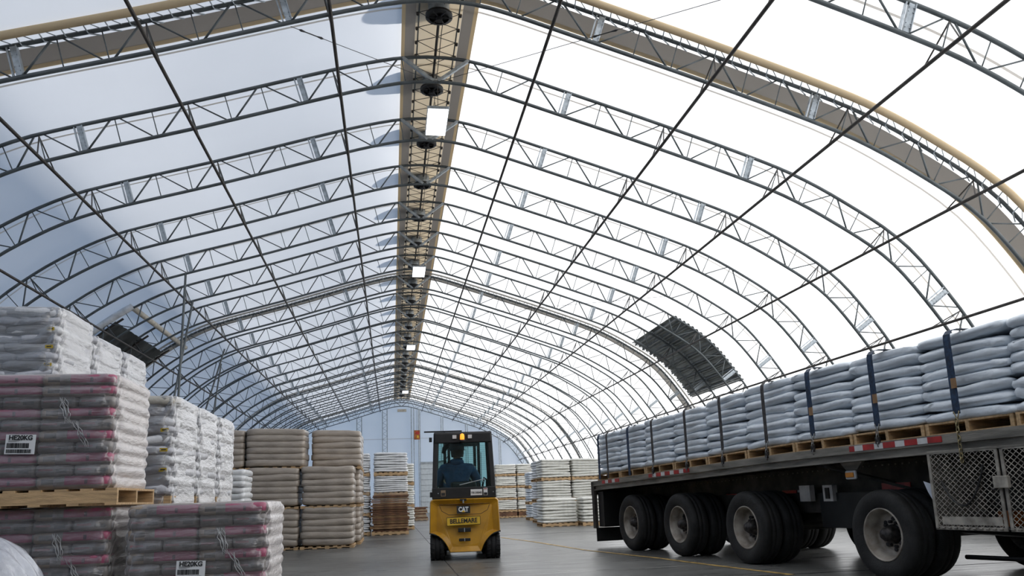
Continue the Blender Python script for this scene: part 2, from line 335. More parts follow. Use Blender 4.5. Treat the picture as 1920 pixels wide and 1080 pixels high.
# ------------------------------------------------------------------ trusses
TR = [.5, 1.52, 2.7, 3.8, 4.8, 5.8, 6.75, 7.6, 8.25, 8.75, 9.2, 9.5]
TL = [-.5, -1.57, -2.7, -3.82, -4.9, -5.97, -6.85, -7.7, -8.45, -9.05, -9.6, -9.95]
PUR = {1: 'first', 3: 'second', 5: 'third', 7: 'fourth', 9: 'fifth'}
def P3(s, d, y=0): x, z = at(s, d); return (x, y, z)
chord_b = MB().path([(x, 0, z) for x, _, z in curve_pts(0, 0, n=110)], .03, 8).mesh('bottom_chord', M['steel'], True)
chord_t = MB().path([(x, 0, z) for x, _, z in curve_pts(DEP, 0, n=110)], .03, 8).mesh('top_chord', M['steel'], True)
webs = []; plates = []
for TN in (TR, TL):
    ss = [s_of(t) for t in TN]; sg_ = 1 if TN is TR else -1
    bn = [(S0+ss[0])/2]+[(ss[i]+ss[i+1])/2 for i in range(len(ss)-1)]
    for i, st in enumerate(ss):
        g = .05*sg_
        if i > 0: webs.append((P3(st-g, DEP), P3(bn[i]+g, 0), .012))
        if i+1 < len(bn): webs.append((P3(st+g, DEP), P3(bn[i+1]-g, 0), .015))
        webs.append((P3(st, DEP), P3(st, 0), .009))
        if i+1 < len(bn):
            if i+1 in (2, 5, 9): plates.append(bn[i+1])
            else: webs.append((P3(bn[i+1], DEP), P3(bn[i+1], 0), .009))
web_me = [MB().tube(a, b, r, 6).mesh('web_bar', M['steel'], True) for a, b, r in webs]
def plate_mesh(s):
    mb = MB(); a = Vector(P3(s, .02)); b = Vector(P3(s, DEP-.02)); t = Vector((b-a)).normalized(); n = Vector((t.z, 0, -t.x))
    mb.bar(a+n*.03, b+n*.03, .05, .075, n); mb.bar(a-n*.045, b-n*.045, .05, .02, n); mb.bar(a+n*.075, b+n*.075, .09, .012, n)
    for f_ in (.15, .3, .7, .85):
        for o_ in (-.03, .03): mb.tube(a.lerp(b, f_)+n*(o_+.03)+Vector((0, -.036, 0)), a.lerp(b, f_)+n*(o_+.03)+Vector((0, -.028, 0)), .007, 6)
    return mb.mesh('splice_plate', M['galv'])
plate_me = [plate_mesh(s) for s in plates]
rp_me = [MB().bar(P3(s_of(sgn*.48), DEP), (XR+sgn*.04, 0, 7.83), .05, .06, (0, 1, 0)).mesh('ridge_strut', M['galv']) for sgn in (-1, 1)]
mb = MB()
for a, b, r in webs: mb.tube(a, b, r, 5)
web_all = mb.mesh('web', M['steel'], True)
LACE = {0, 7, 15, 21}
for i in range(-1, 23):
    lab = '%s arched steel roof truss counting back from the camera' % ORD[i+1]
    if i == 22: lab = 'last arched steel roof truss standing against the far gable wall'
    t = thing('roof_truss', (0, YT(i), 0), lab, 'roof truss', 'arched roof trusses')
    link('bottom_chord', chord_b, t); link('top_chord', chord_t, t)
    if i <= 6:
        for me in web_me: link('web_bar', me, t)
    else: stuff(link('web', web_all, t))
    for me in plate_me: link('splice_plate', me, t)
    for me in rp_me: link('ridge_strut', me, t)
# membrane splices with lacing brackets
def bracket_mb(mb, s, y):
    mx, mz = at(s, MD-.04); c = Vector((mx, y-.13, mz))
    t = Vector((np.interp(s, arc, tan_[:, 0]), 0, np.interp(s, arc, tan_[:, 1])))
    mb.bar(c-t*.045, c+t*.045, .045, .02, (0, 0, 1))
    mb.tube(c, P3(s+.03, DEP-.03, y-.02), .0095, 5); mb.tube(c+t*.03, P3(s+.2, DEP, y-.02), .007, 5)
    mb.tube(P3(s+.03, DEP-.04, y-.03), P3(s+.16, DEP-.05, y+.04), .010, 5)
for i in sorted(LACE):
    y = YT(i); lab = {0: 'tan and grey membrane splice band crossing the top of the photo', 7: 'dark membrane splice band arching at mid distance behind the second lamp', 15: 'membrane splice band arching far back before the gable', 21: 'membrane splice band at the far gable'}[i]
    t = thing('membrane_splice', (0, y, 0), lab, 'membrane splice', 'splice bands of the roof fabric')
    sa, sb = s_of(-9.9), s_of(9.4)
    pts = [(p[0], -.17, p[2]) for p in curve_pts(MD-.06, 0, sa, sb, 100)]
    MB().path(pts, .055 if i == 0 else .03, 8).obj('tan_tube', M['tan' if i == 0 else 'bandf'], t, True)
    sheet(MB(), MD-.03, .22, .68, sa, sb, 110, 2).obj('flap', M['flap' if i == 0 else 'bandf'], t, True)
    sheet(MB(), MD-.035, .60, .70, sa, sb, 110).obj('flap_hem', M['tan' if i == 0 else 'bandf'], t, True)
    MB().path([(p[0], .03, p[2]) for p in curve_pts(DEP+.03, 0, sa, sb, 80)], .018, 6).obj('lacing_rope', M['seam'], t, True)
    if i == 0:
        s = s_of(-6.6)
        while s < s_of(9.2):
            mb = MB(); bracket_mb(mb, s, 0); mb.obj('lacing_bracket', M['galv'], t); s += .27
    else:
        mb = MB(); s = sa
        while s < sb: bracket_mb(mb, s, 0); s += .27
        mb.obj('lacing_brackets', M['galv'], t)
# purlins
for side, TN in (('right', TR), ('left', TL)):
    for k, o_ in PUR.items():
        s = s_of(TN[k]); x, z = at(s, -.055)
        t = thing('purlin', (x, 0, z), '%s long steel purlin %s of the roof ridge' % (o_, side), 'purlin', 'purlins under the roof trusses')
        MB().path([(0, YNEAR, 0), (0, 20, 0), (0, 40, 0), (0, YEND, 0)], .026, 8).obj('tube', M['rust'], t, True)
        tx, tz = at(s, DEP-.04)
        for i in range(-1, 23):
            for q in (-1, 1):
                a = (tx-x, YT(i), tz-z); b = (0, YT(i)+q*.33, 0)
                MB().tube(a, b, .011, 6).obj('brace', M['rust'], t)
# ridge band
t = thing('ridge_band', (XR, 0, 8.2), 'tan fabric band laced along the underside of the roof ridge', 'ridge band')
sh = lambda a, b, d, m, nm: sheet(MB(), d, 5, YEND-.2, S0+a, S0+b, 12).obj(nm, m, t, True, loc=(-XR, 0, -8.2))
sh(-.31, .31, MD-.03, M['ridge'], 'fabric_strip'); sh(-.45, -.31, MD-.045, M['flap'], 'grey_edge'); sh(.31, .45, MD-.045, M['flap'], 'grey_edge'); sh(.45, .50, MD-.05, M['tan'], 'tan_hem'); sh(-.50, -.45, MD-.05, M['tan'], 'tan_hem')
for x in (-.31, .31): MB().path([(x, 5, .13), (x, YEND-.2, .13)], .012, 6).obj('edge_rail', M['steel'], t)
MB().path([(0, 5, .10), (0, YEND-.2, .10)], .022, 8).obj('ridge_tube', M['rust'], t)
mb = MB(); y = 5.2; k = 0
while y < 52:
    for (a, b) in (((-.31, y), (.0, y+.2)), ((.31, y), (.0, y+.2)), ((-.31, y+.4), (0, y+.2)), ((.31, y+.4), (0, y+.2))): mb.tube((a[0], a[1], .13), (b[0], b[1], .10), .007, 4)
    for x in (-.33, .33): mb.path([(x, y-.01, .12), (x, y+.03, .1)], .024, 6)
    y += .4
stuff(mb.obj('lacing', M['rust'], t))
MB().path([(.06, 5+.35*j, .06+.03*math.sin(j*1.7)) for j in range(130)], .007, 5).obj('wiring', M['black'], t)
# ventilators at the ridge
vd = MB().lathe([(0, .0), (.0, .05), (-.03, .06), (-.03, .17), (0, .18), (0, .205), (-.05, .205), (-.06, .15)], 24, 'z').mesh('throat', M['black'], True)
mb = MB()
for a in range(6): mb.tube((0, 0, -.05), (.2*math.cos(a*1.047), .2*math.sin(a*1.047), -.05), .012, 5)
mb.lathe([(-.11, .0), (-.11, .05), (-.02, .05)], 12, 'z'); vs_ = mb.mesh('spokes', M['black'])
vh = MB().lathe([(.27, .16), (.29, .30), (.36, .38), (.44, .38), (.50, .28), (.52, 0)], 24, 'z').mesh('hood', M['galv'], True)
vn = MB().lathe([(-.02, .16), (.28, .16)], 16, 'z').mesh('neck', M['galv'], True)
for i in range(0, 21):
    t = thing('ridge_ventilator', (XR-.02, YT(i)+.85, 8.16), 'round black ridge vent behind the %s arch from the camera' % ORD[i+1], 'ventilator', 'round vents along the ridge')
    link('throat', vd, t); link('spokes', vs_, t); link('hood', vh, t); link('neck', vn, t)
for k, y in enumerate((13.4, 23.1, 35.2, 50.2)):
    t = thing('high_bay_light', (.85 if k < 2 else .9, y, 7.6), ['bright rectangular lamp under the ridge nearest the camera', 'second rectangular lamp along the ridge', 'third rectangular lamp along the ridge, small and far', 'last rectangular lamp on the ridge near the gable'][k], 'lamp', 'lamps along the ridge')
    MB().box(-.19, .19, -.53, .53, .0, .05).obj('housing', M['galv'], t, bevel=.01); MB().box(-.175, .175, -.5, .5, -.012, 0).obj('diffuser', M['lamp'], t)
    for s in (-1, 1): MB().tube((0, s*.4, .05), (0, s*.4, .6), .006).obj('hanger', M['rust'], t)

# bracing cables
for a, b, lab, tb in [((-1.32, 10.22, 7.36), (.78, 12.3, 7.78), 'thin bracing cable with turnbuckle left of the nearest ridge vent', .12), ((.80, 12.3, 7.78), (4.3, 8.2, 6.86), 'thin bracing cable with turnbuckle crossing right of the nearest ridge vent', .62), ((3.1, 25.8, 7.0), (7.0, 18.9, 5.8), 'fine bracing cable between mid distance arches on the right', .3)]:
    t = thing('bracing_cable', (0, 0, 0), lab, 'cable', 'diagonal cables under the roof'); a = Vector(a); b = Vector(b)
    MB().tube(a, b, .005, 5).obj('cable', M['black'], t)
    c = a.lerp(b, tb); dr = (b-a).normalized(); MB().path([c-dr*.22, c-dr*.18, c-dr*.1, c+dr*.1, c+dr*.18, c+dr*.22], [.005, .018, .008, .008, .018, .005], 6).obj('turnbuckle', M['black'], t)
# corrugated panel on the right, tarp and tubes on the left
mb = MB(); n = 76; rows = []
for yy in (21.35, 25.4):
    rows.append([(*[at(s, .515 + (.022 if (j//2) % 2 else -.012))[0:1]][0], yy, at(s, .515 + (.022 if (j//2) % 2 else -.012))[1]) for j, s in enumerate(np.linspace(s_of(6.95), s_of(8.72), n))])
mb.add([p for r in rows for p in r], [(i, i+1, n+i+1, n+i) for i in range(n-1)])
pan = thing('metal_roof_panel', (0, 0, 0), 'dark corrugated metal panel set in the right side of the roof', 'roof panel')
mb.obj('sheet', M['corr'], pan)
for j in range(9):
    s = s_of(6.95)+(s_of(8.72)-s_of(6.95))*(j+.5)/9; x, z = at(s, .48); MB().box(x-.02, x+.02, 21.35, 25.4, z-.02, z+.02).obj('rib', M['steel'], pan)
for yy in (23.4, 25.3):
    mb = MB(); ss = np.linspace(s_of(6.95), s_of(8.72), 40)
    for s in ss: x, z = at(s, .47); mb.box(x-.012, x+.012, yy-.03, yy+.03, z-.012, z+.012)
    stuff(mb.obj('bolt_row', M['galv'], pan))
tp = thing('tarp', (0, 0, 0), 'dark wrinkled tarp stretched under the left side of the roof', 'tarp')
mb = MB(); n = 24; m_ = 30; vs = []
for a in range(m_):
    for b in range(n):
        s = s_of(-9.6)+(s_of(-7.55)-s_of(-9.6))*b/(n-1); y = 21.5+4.4*a/(m_-1); dd = .44+.035*math.sin(a*.9+b*.7)*math.sin(b*.5+1)+.02*math.sin(a*2.1-b)
        x, z = at(s, dd); vs.append((x, y, z))
mb.add(vs, [(a*n+b, a*n+b+1, (a+1)*n+b+1, (a+1)*n+b) for a in range(m_-1) for b in range(n-1)]); mb.obj('sheet', M['tarp'], tp, True)
for yy in (21.5, 23.7, 25.9): MB().path([(at(s, .40)[0], yy, at(s, .40)[1]) for s in np.linspace(s_of(-9.4), s_of(-7.4), 14)], .03, 6).obj('batten', M['rust'], tp)
tag(MB().path([(at(s, .5)[0], 21.3, at(s, .5)[1]) for s in np.linspace(s_of(-9.3), s_of(-7.1), 16)], .09, 10).obj('roof_tube', M['whitet'], smooth=True), 'white tube along the near edge of the dark tarp', 'tube')
x, z = at(s_of(-7.1), .42); tag(MB().path([(x, 21.3, z), (x, 26.6, z-.02)], .075, 10).obj('roof_tube', M['cream'], smooth=True), 'cream tube running beside the top edge of the dark tarp', 'tube')
for (xa, ya, za), (xb, yb), lab in [((-4.75, 19.07, 6.35), (-4.9, 19.3), 'tall thin grey prop rising behind the white bag stacks, nearest of four'), ((-5.1, 21.3, 6.25), (-5.9, 21.0), 'thin leaning prop just right of the tallest prop on the left'), ((-5.4, 27, 6.05), (-7.0, 27), 'black leaning prop in the middle left, darkest of four'), ((-5.9, 29, 5.9), (-6.6, 29), 'leaning prop furthest back on the left side')]:
    tag(MB().tube((xa, ya, za), (xb, yb, 0), .028, 6).obj('steel_prop', M['steel']), lab, 'prop', 'props on the left side')

# floor lines
fl = bpy.data.objects['floor']
mb = MB(); L_ = [(2.57, 19.38), (2.94, 17.02), (3.29, 13.78), (3.8, 11.51), (4.02, 10.15), (4.32, 8.53)]
for (a, b), (c, d_) in zip(L_, L_[1:]): mb.add([(a-.045, b, .004), (a+.045, b, .004), (c+.045, d_, .004), (c-.045, d_, .004)], [(0, 1, 2, 3)])
mb.obj('painted_line', M['paint'], fl)
mb = MB()
for x in (.82,): mb.box(x-.007, x+.007, 2, YEND, -.001, .003)
for y in (8.6, 20.5, 31): mb.box(-9, 10, y-.007, y+.007, -.001, .003)
mb.obj('saw_joint', M['ink'], fl)
# ------------------------------------------------------------------ bags, pallets, loads
def bag_mesh(name, w_, l_, h_, m, seed, e1=.62, e2=.3, nu=22, nv=11, amp=.007, pinch=0, waist=0):
    rs = np.random.RandomState(seed); ph = rs.rand(12)*6.28; fr = rs.uniform(1.5, 5, 12)
    sg = lambda v, e: math.copysign(abs(v)**e, v)
    vs = []
    for j in range(nv+1):
        phi = -math.pi/2+math.pi*j/nv
        for i in range(nu):
            th = 2*math.pi*i/nu; c = abs(math.cos(phi))**e1
            x = sg(math.cos(th), e2)*c; y = sg(math.sin(th), e2)*c; z = sg(math.sin(phi), e1*.9)
            cor = (abs(x)*abs(y))**4; z *= 1-.22*cor
            n = sum(math.sin(fr[k]*x*2+fr[k+3]*y*2+ph[k]) for k in range(4))/4; n2 = sum(math.sin(fr[k]*x*5+fr[k-2]*z*3+fr[k+2]*y*5+ph[k]) for k in range(4, 8))/4
            px = x*w_/2+amp*n*1.3*abs(x)+amp*n2*abs(x)*.7; py = y*l_/2+amp*n*1.3*abs(y)+amp*n2*abs(y)*.7; pz = z*h_/2*(1+.10*n)+amp*.5*n2
            if pinch: pz += pinch*h_*.25*math.sin(x*2.6+ph[8])*abs(y)
            if waist: px *= 1-waist*math.exp(-(y*l_/2/.09)**2)
            vs.append((px, py, pz+h_/2))
    fs = [(j*nu+i, j*nu+(i+1) % nu, (j+1)*nu+(i+1) % nu, (j+1)*nu+i) for j in range(nv) for i in range(nu)]
    return MB().add(vs, fs).mesh(name, m, True)

def slab_mesh(name, w_, d_, h_, m, seed, nb=3, amp=.012, nu=88, nv=9, e1=.55, wav=.010, nseam=0):
    """one layer of bags on a pallet: rounded slab whose rim swells with each bag"""
    rs = np.random.RandomState(seed); ph = rs.rand(16)*6.28; vs = []
    sg = lambda v, e: math.copysign(abs(v)**e, v)
    for j in range(nv+1):
        phi = -math.pi/2+math.pi*j/nv; c = abs(math.cos(phi))**e1; z = sg(math.sin(phi), e1*.9)
        for i in range(nu):
            th = 2*math.pi*(i+.5)/nu; x = sg(math.cos(th), .16)*c; y = sg(math.sin(th), .16)*c
            bul = amp*(abs(math.cos(x*math.pi*nb/2+ph[0]*(nb > 1)))**.5-.6)*min(1, abs(y)**6)+amp*(abs(math.cos(y*math.pi*nb/2))**.5-.6)*min(1, abs(x)**6)
            n = math.sin(3*x+ph[1]+2*y)+.6*math.sin(7*x+ph[2]-5*y)+.5*math.sin(11*y+ph[3]+9*x+3*z)
            vs.append((x*(w_/2+bul+.005*n), y*(d_/2+bul+.005*n), z*h_/2+wav*math.sin(2.6*x+ph[4]+1.5*y)+wav*.5*math.sin(6*x+ph[5]+5*y)+h_/2))
    fs = [(j*nu+i, j*nu+(i+1) % nu, (j+1)*nu+(i+1) % nu, (j+1)*nu+i) for j in range(nv) for i in range(nu)]
    return MB().add(vs, fs).mesh(name, m, True)

PALC = {}
def pallet(parent, w_, d_, long='x', m='wood', z=0, h_=.135, name='pallet'):
    """three stringers along `long`, deck boards across; stringers carry the fork openings"""
    key = (round(w_, 2), round(d_, 2), long, m, h_)
    if key not in PALC:
        mb = MB(); a, b = (w_, d_) if long == 'x' else (d_, w_)
        def bx(x0, x1, y0, y1, z0, z1): mb.box(x0, x1, y0, y1, z0, z1) if long == 'x' else mb.box(y0, y1, x0, x1, z0, z1)
        for q in (-1, 0, 1): bx(-a/2, a/2, q*(b/2-.02)-.019, q*(b/2-.02)+.019, .018, h_-.018)
        nb = 7; bw = .09
        for k in range(nb):
            c = -a/2+bw/2+(a-bw)*k/(nb-1); bx(c-bw/2, c+bw/2, -b/2, b/2, h_-.018, h_)
        for k in range(5):
            c = -a/2+bw/2+(a-bw)*k/4; bx(c-bw/2, c+bw/2, -b/2, b/2, 0, .018)
        PALC[key] = mb.mesh(name, M[m])
    return link(name, PALC[key], parent, (0, 0, z))

BC = {}
def bagm(kind, w_, l_, h_, m, nvar=4, **k):
    key = (kind, round(w_, 3), round(l_, 3), m)
    if key not in BC: BC[key] = [bag_mesh('bag', w_, l_, h_, M[m], 100+j, **k) for j in range(nvar)]
    return random.choice(BC[key])
def slabm(kind, w_, d_, h_, m, nvar=5, **k):
    key = (kind, round(w_, 2), round(d_, 2), round(h_, 3), m)
    if key not in BC: BC[key] = [slab_mesh('bag_layer', w_, d_, h_, M[m], 300+j*7, **k) for j in range(nvar)]
    return random.choice(BC[key])

def film_shell(t, w_, d_, zb, H, ph, layers, m, seed, soft=1.0, bul=.010):
    nz = layers*6; nu = 120; vs = []; rs = np.random.RandomState(seed); p = rs.rand(8)*6.28
    sg = lambda v, e: math.copysign(abs(v)**e, v)
    for j in range(nz+1):
        zz = zb+(H-zb+.014)*j/nz; lay = (zz-zb)/ph; dent = -bul+bul*1.8*abs(math.sin(lay*math.pi))**.6; top = 1 if j < nz-1 else (.995 if j == nz-1 else .97)
        for i in range(nu):
            th = 2*math.pi*(i+.5)/nu; cx_, sy = math.cos(th), math.sin(th); x = sg(cx_, .19); y = sg(sy, .19); cor = (abs(x)*abs(y))**8
            r_ = .014+dent*(1-.4*cor)+.004*math.sin(i*1.7+j*.9+p[0])*cor+.006*soft*math.sin(i*.35+p[1]+j*.3)+.005*soft*math.sin(i*.8-j*.55+p[2])
            vs.append((x*(w_/2+r_)*top, y*(d_/2+r_)*top, zz))
    fs = [(j*nu+i, j*nu+(i+1) % nu, (j+1)*nu+(i+1) % nu, (j+1)*nu+i) for j in range(nz) for i in range(nu)]; fs.append(tuple(nz*nu+i for i in range(nu)))
    return MB().add(vs, fs).obj('stretch_film', M[m], t, True)

def pink_load(x0, x1, y0, y1, z0, layers, label, lab_at=None, film_=True, pal=True):
    w_, d_ = x1-x0, y1-y0
    t = thing('pallet_load', ((x0+x1)/2, (y0+y1)/2, z0), label, 'pallet load', 'shrink-wrapped printed bag loads')
    zb = 0
    if pal: pallet(t, w_+.08, d_+.06, 'x').location.x = .03; zb = .135
    ph = (1.03-.135)/layers if False else .0925
    for L_ in range(layers):
        z = zb+L_*ph; A = L_ % 2 == 0
        if L_ == layers-1: A = True
        if A: cols = [(-w_/2+w_/4, w_/2), (w_/4, w_/2)]
        else: cols = [(-w_*3/8, w_/4), (-w_/8, w_/4), (w_/8, w_/4), (w_*3/8, w_/4)]
        for cx_, cw in cols:
            for r in (0, 1):
                cy_ = (-d_/4, d_/4)[r]
                me = bagm('p', cw*1.0, d_/2*1.01, ph*1.28, 'pinkA' if A else 'pinkB', 4, e1=.38, e2=.17, nu=36, nv=9, amp=.005)
                b = link('bag', me, t, (cx_+random.uniform(-.004, .004), cy_+random.uniform(-.006, .006), z), (0, 0, math.pi if (r == 1) else 0))
    H = zb+layers*ph
    if film_:
        film_shell(t, w_, d_, zb, H, ph, layers, 'film', int(abs(x0)*100))
    if lab_at:
        lx, lz = lab_at; yb = -d_/2-.028; lx -= (x0+x1)/2; lz -= z0
        lb = MB().box(-.112, .112, -.001, .001, -.078, .078).obj('paper_label', M['paper'], t, loc=(lx, yb, lz)); lb.rotation_euler = (0, .03, 0)
        text('label_text', 'HE20KG', .052, M['ink'], lb, (.0, -.003, .052), (math.pi/2, 0, 0), .0016, .95)
        mb = MB(); rs = random.Random(5)
        for (bx0, bx1, bz0, bz1) in ((-.1, .065, -.03, .01), (-.1, .085, -.07, -.04)):
            x = bx0
            while x < bx1:
                wv = rs.uniform(.0015, .006); mb.box(x, min(x+wv, bx1), -.003, -.001, bz0, bz1); x += wv+rs.uniform(.0008, .003)
        for q in range(3): mb.box(-.09, -.03+q*.02, -.003, -.001, .018+q*.006, .0195+q*.006)
        stuff(mb.obj('barcode', M['ink'], lb))
    # scrunched film tail down the front
    if lab_at:
        for (ox, oz, n_) in ((w_*.14, H-.3, 5), (w_*.24, H-.50, 4)):
            mb = MB(); rs = random.Random(n_)
            for q in range(n_):
                pts = [(ox+q*.012+rs.uniform(-.012, .012)+(.06*k_/6 if n_ == 5 else .10*k_/6), -d_/2-.022-rs.uniform(0, .006), oz+.12-.035*k_-rs.uniform(0, .01)) for k_ in range(7)]
                mb.path(pts, [.001, .003, .0025, .005, .003, .002, .001], 5)
            mb.obj('film_crinkle', M['filmw'], t, True)
    return t

def white_load(x0, x1, y0, y1, z0, layers, label, group, top_taupe=0, tags=(), pal='wood', lh=.102):
    w_, d_ = x1-x0, y1-y0
    t = thing('pallet_load', ((x0+x1)/2, (y0+y1)/2, z0), label, 'pallet load', group)
    pallet(t, w_, d_, 'x', pal)
    for L_ in range(layers):
        z = .135+L_*lh; odd = L_ % 2; m = 'white' if odd else 'white2'
        last = L_ >= layers-top_taupe
        if last: m = 'taupe'
        if odd: cols = [(-w_/4, -d_/3, w_/2, d_/3), (w_/4, -d_/3, w_/2, d_/3), (-w_/4, 0, w_/2, d_/3), (w_/4, 0, w_/2, d_/3), (-w_/4, d_/3, w_/2, d_/3), (w_/4, d_/3, w_/2, d_/3)]
        else: cols = [(-w_*.19, -d_/3, w_*.62, d_/3), (w_*.31, -d_/4, w_*.38, d_/2), (w_*.31, d_/4, w_*.38, d_/2), (-w_*.19, 0, w_*.62, d_/3), (-w_*.19, d_/3, w_*.62, d_/3)]
        if top_taupe and last: cols = [(0, -d_/4, w_*.97, d_*.55), (0, d_/4, w_*.95, d_*.5)]
        for (cx_, cy_, bw, bl) in cols:
            me = bagm('w', bw*1.04, bl*1.05, lh*1.22, m, 4, e1=.6, e2=.24, nu=30, nv=10, amp=.010, pinch=.6)
            link('bag', me, t, (cx_+random.uniform(-.008, .012), cy_+random.uniform(-.01, .01), z-.004), (random.uniform(-.02, .02), random.uniform(-.03, .03), random.choice((0, math.pi))))
        if L_ in tags:
            tg = MB().box(-.05, .03, -.004, 0, -.018, .018).obj('yellow_tag', M['yellowtag'], t, loc=(w_/2-.08, -d_/2-.012, z+lh*.6))
            MB().box(-.035, .015, -.006, -.004, -.006, .006).obj('tag_print', M['ink'], tg)
    film_shell(t, w_, d_, .02, .135+layers*lh, lh, layers, 'filmside', int(abs(x0*y0)*10), 1.6, .004)
    return t

def layer_load(x0, x1, y0, y1, z0, layers, lh, m, label, group, pal='wood', nb=3, pal_h=.12, cat='pallet load', lm=None, rz=0, amp=.012, wav=.010, ov=1.2, e1=.5):
    w_, d_ = x1-x0, y1-y0
    t = thing('pallet_load', ((x0+x1)/2, (y0+y1)/2, z0), label, cat, group, rz)
    zb = 0
    if pal: pallet(t, w_, d_, 'x', pal, h_=pal_h); zb = pal_h
    for L_ in range(layers):
        mm = m if not lm else lm(L_)
        link('bag_layer', slabm('l%d' % nb, w_*random.choice((.985, 1.0, 1.015)), d_, lh*ov, mm, 3, nb=nb, amp=amp, wav=wav, e1=e1), t, (random.uniform(-.01, .01), random.uniform(-.01, .01), zb+L_*lh-.003), (0, 0, random.choice((0, math.pi))))
    return t

# near printed loads
pink_load(-3.42, -2.26, 7.0, 7.98, .998, 10, 'printed bag load on a bright wooden pallet, topmost at far left, with HE20KG label', (-2.945, 1.50))
pink_load(-3.46, -2.26, 7.08, 8.0, 0.0, 9, 'printed bag load at far left bottom, directly under the bright wooden pallet', (-2.955, .40))
pink_load(-2.11, -1.02, 7.0, 7.98, 0.0, 9, 'printed bag load standing alone right of the pallet stack, label near its foot', (-1.60, .455))
# far-left white bag stacks, three tiers, three deep
for r, y0 in enumerate((9.5, 10.62, 11.76)):
    nm = ['nearest', 'middle', 'furthest'][r]
    for q in (0, 1):
        layer_load(-4.85, -3.72, y0, y0+1.05, q*1.04, 9, .101, 'white', '%s tall white stack at far left, %s load' % (nm, ['bottom', 'middle'][q]), 'white bag loads at far left')
    white_load(-4.85, -3.70, y0, y0+1.04, 2.08, 9 if r else 10, '%s tall white stack at far left, top load under the roof' % nm, 'white bag loads at far left', tags=(3, 5, 7) if r == 0 else ())
# second row of white bag stacks
for r, (y0, tt, ny) in enumerate(((9.02, 1, 10), (10.14, 0, 10), (11.28, 0, 10))):
    nm = ['nearest', 'middle', 'furthest'][r]
    layer_load(-3.40, -2.32, y0, y0+1.05, 0, 9, .091, 'white', 'bottom load of the %s white stack behind the printed load' % nm, 'white bag loads behind the printed loads')
    white_load(-3.40, -2.30, y0, y0+1.04, .95, ny, ['white bag load topped by one beige bag, yellow tags on its corner', 'white bag load just right of the beige topped one', 'last white bag load of the row behind the printed loads'][r], 'white bag loads behind the printed loads', top_taupe=tt, tags=(2, 4, 6) if r == 0 else (), lh=.105)
white_load(-3.55, -2.50, 12.5, 13.4, 1.20, 9, 'white stack with grey top bags peeking over the white row', 'white bag loads behind the printed loads', top_taupe=2)
layer_load(-3.55, -2.50, 12.5, 13.4, 0, 10, .106, 'white', 'hidden foot of the grey topped white stack', 'white bag loads behind the printed loads')
layer_load(-3.0, -2.42, 14.0, 14.9, .78, 7, .095, 'farbag', 'low pale load in the gap left of the tan stacks, upper tier', 'pale loads left of the tan stacks', pal_h=.1)
layer_load(-3.0, -2.42, 14.0, 14.9, 0, 7, .095, 'farbag', 'low pale load in the gap left of the tan stacks, lower tier', 'pale loads left of the tan stacks', pal_h=.1)
# tan covered stacks
G = 'tan covered pallet stacks'
def tan(x0, x1, y0, z0, n, lab, pal_h=.055): return layer_load(x0, x1, y0, y0+1.1, z0, n, (.845-pal_h)/n, 'tanbag', lab, G, 'wood', 1, pal_h, amp=.008, wav=.013, ov=1.42, e1=.36)
cols = [(-4.27, -3.13, 'left'), (-3.08, -1.96, 'middle'), (-1.92, -.80, 'right')]
for (x0, x1, nm) in cols:
    for k in range(3):
        y0 = 17.9
        xa, xb = (x0, x1)
        if k == 2: xa, xb, y0 = (-3.10, -1.86, 18.0) if nm == 'middle' else ((-1.80, -.68, 18.75) if nm == 'right' else (x0, x1, 18.0))
        tan(xa, xb, y0, k*.848, 6, '%s tan covered load in the front %s column' % (['bottom', 'second', 'top'][k], nm))
for y0, rn in ((19.1, 'second'), (20.3, 'third')):
    for k in range(3 if y0 > 20 else 2): tan(-1.84, -.70, y0 if y0 > 20 or k < 2 else y0, k*.848, 6, '%s tan covered load in the %s row back, right column' % (['bottom', 'second', 'top'][k], rn))
# white stacks beyond the tan ones
for (x0, x1, y0, cl) in ((-.53, .49, 23.6, 'beside the aisle'), (-1.62, -.60, 23.7, 'left of the aisle one')):
    g2 = 'thin white sack stacks behind the tan loads'
    if x0 > -.6:
        t = thing('sheet_stack', ((x0+x1)/2-.02, y0+.5, 0), 'stack of brown cardboard sheets on a pallet beside the forklift aisle', 'cardboard stack')
        pallet(t, 1.05, 1.0, 'x', h_=.1); z = .1; k = 0
        while z < 1.08:
            h_ = random.choice((.018, .03, .045)); ww = 1.0+random.uniform(-.04, .10); ox = random.uniform(-.05, .03)
            MB().box(-ww/2, ww/2, -.5, .5, 0, h_*.8).obj('sheet', M[random.choice(('cardboard', 'cardboard', 'cardboard2'))], t, loc=(ox, random.uniform(-.04, .04), z)); z += h_; k += 1
        zs = (1.09, 1.66)
    else:
        layer_load(x0, x1, y0, y0+1, 0, 7, .06, 'farbag', 'lowest thin white sack load of the stack %s' % cl, g2, 'wood', 3, .1); layer_load(x0, x1, y0, y0+1, .53, 8, .06, 'farbag', 'second thin white sack load of the stack %s' % cl, g2, 'wood', 3, .1); zs = (1.12, 1.66)
    layer_load(x0+.03, x1-.02, y0, y0+1, zs[0], 8, .058, 'farbag', 'middle thin white sack load of the stack %s' % cl, g2, 'woodend', 3, .1)
    layer_load(x0+.03, x1-.02, y0, y0+1, zs[1], 8, .07, 'farbag', 'top thin white sack load of the stack %s' % cl, g2, 'wood', 3, .1)
for k in range(3): layer_load(-.4, .75, 27.2, 28.2, k*.72, 8, .075, 'farbagc', '%s pale load half hidden behind the cardboard stack' % ['bottom', 'middle', 'top'][k], 'pale loads behind the cardboard stack', 'wood', 3, .1)
t = thing('sheet_stack', (1.15, 38.9, 0), 'low pile of brown pallets and boards at the far end left of the forklift', 'board pile')
pallet(t, 1.1, 1.0, 'x', 'woodend', h_=.1)
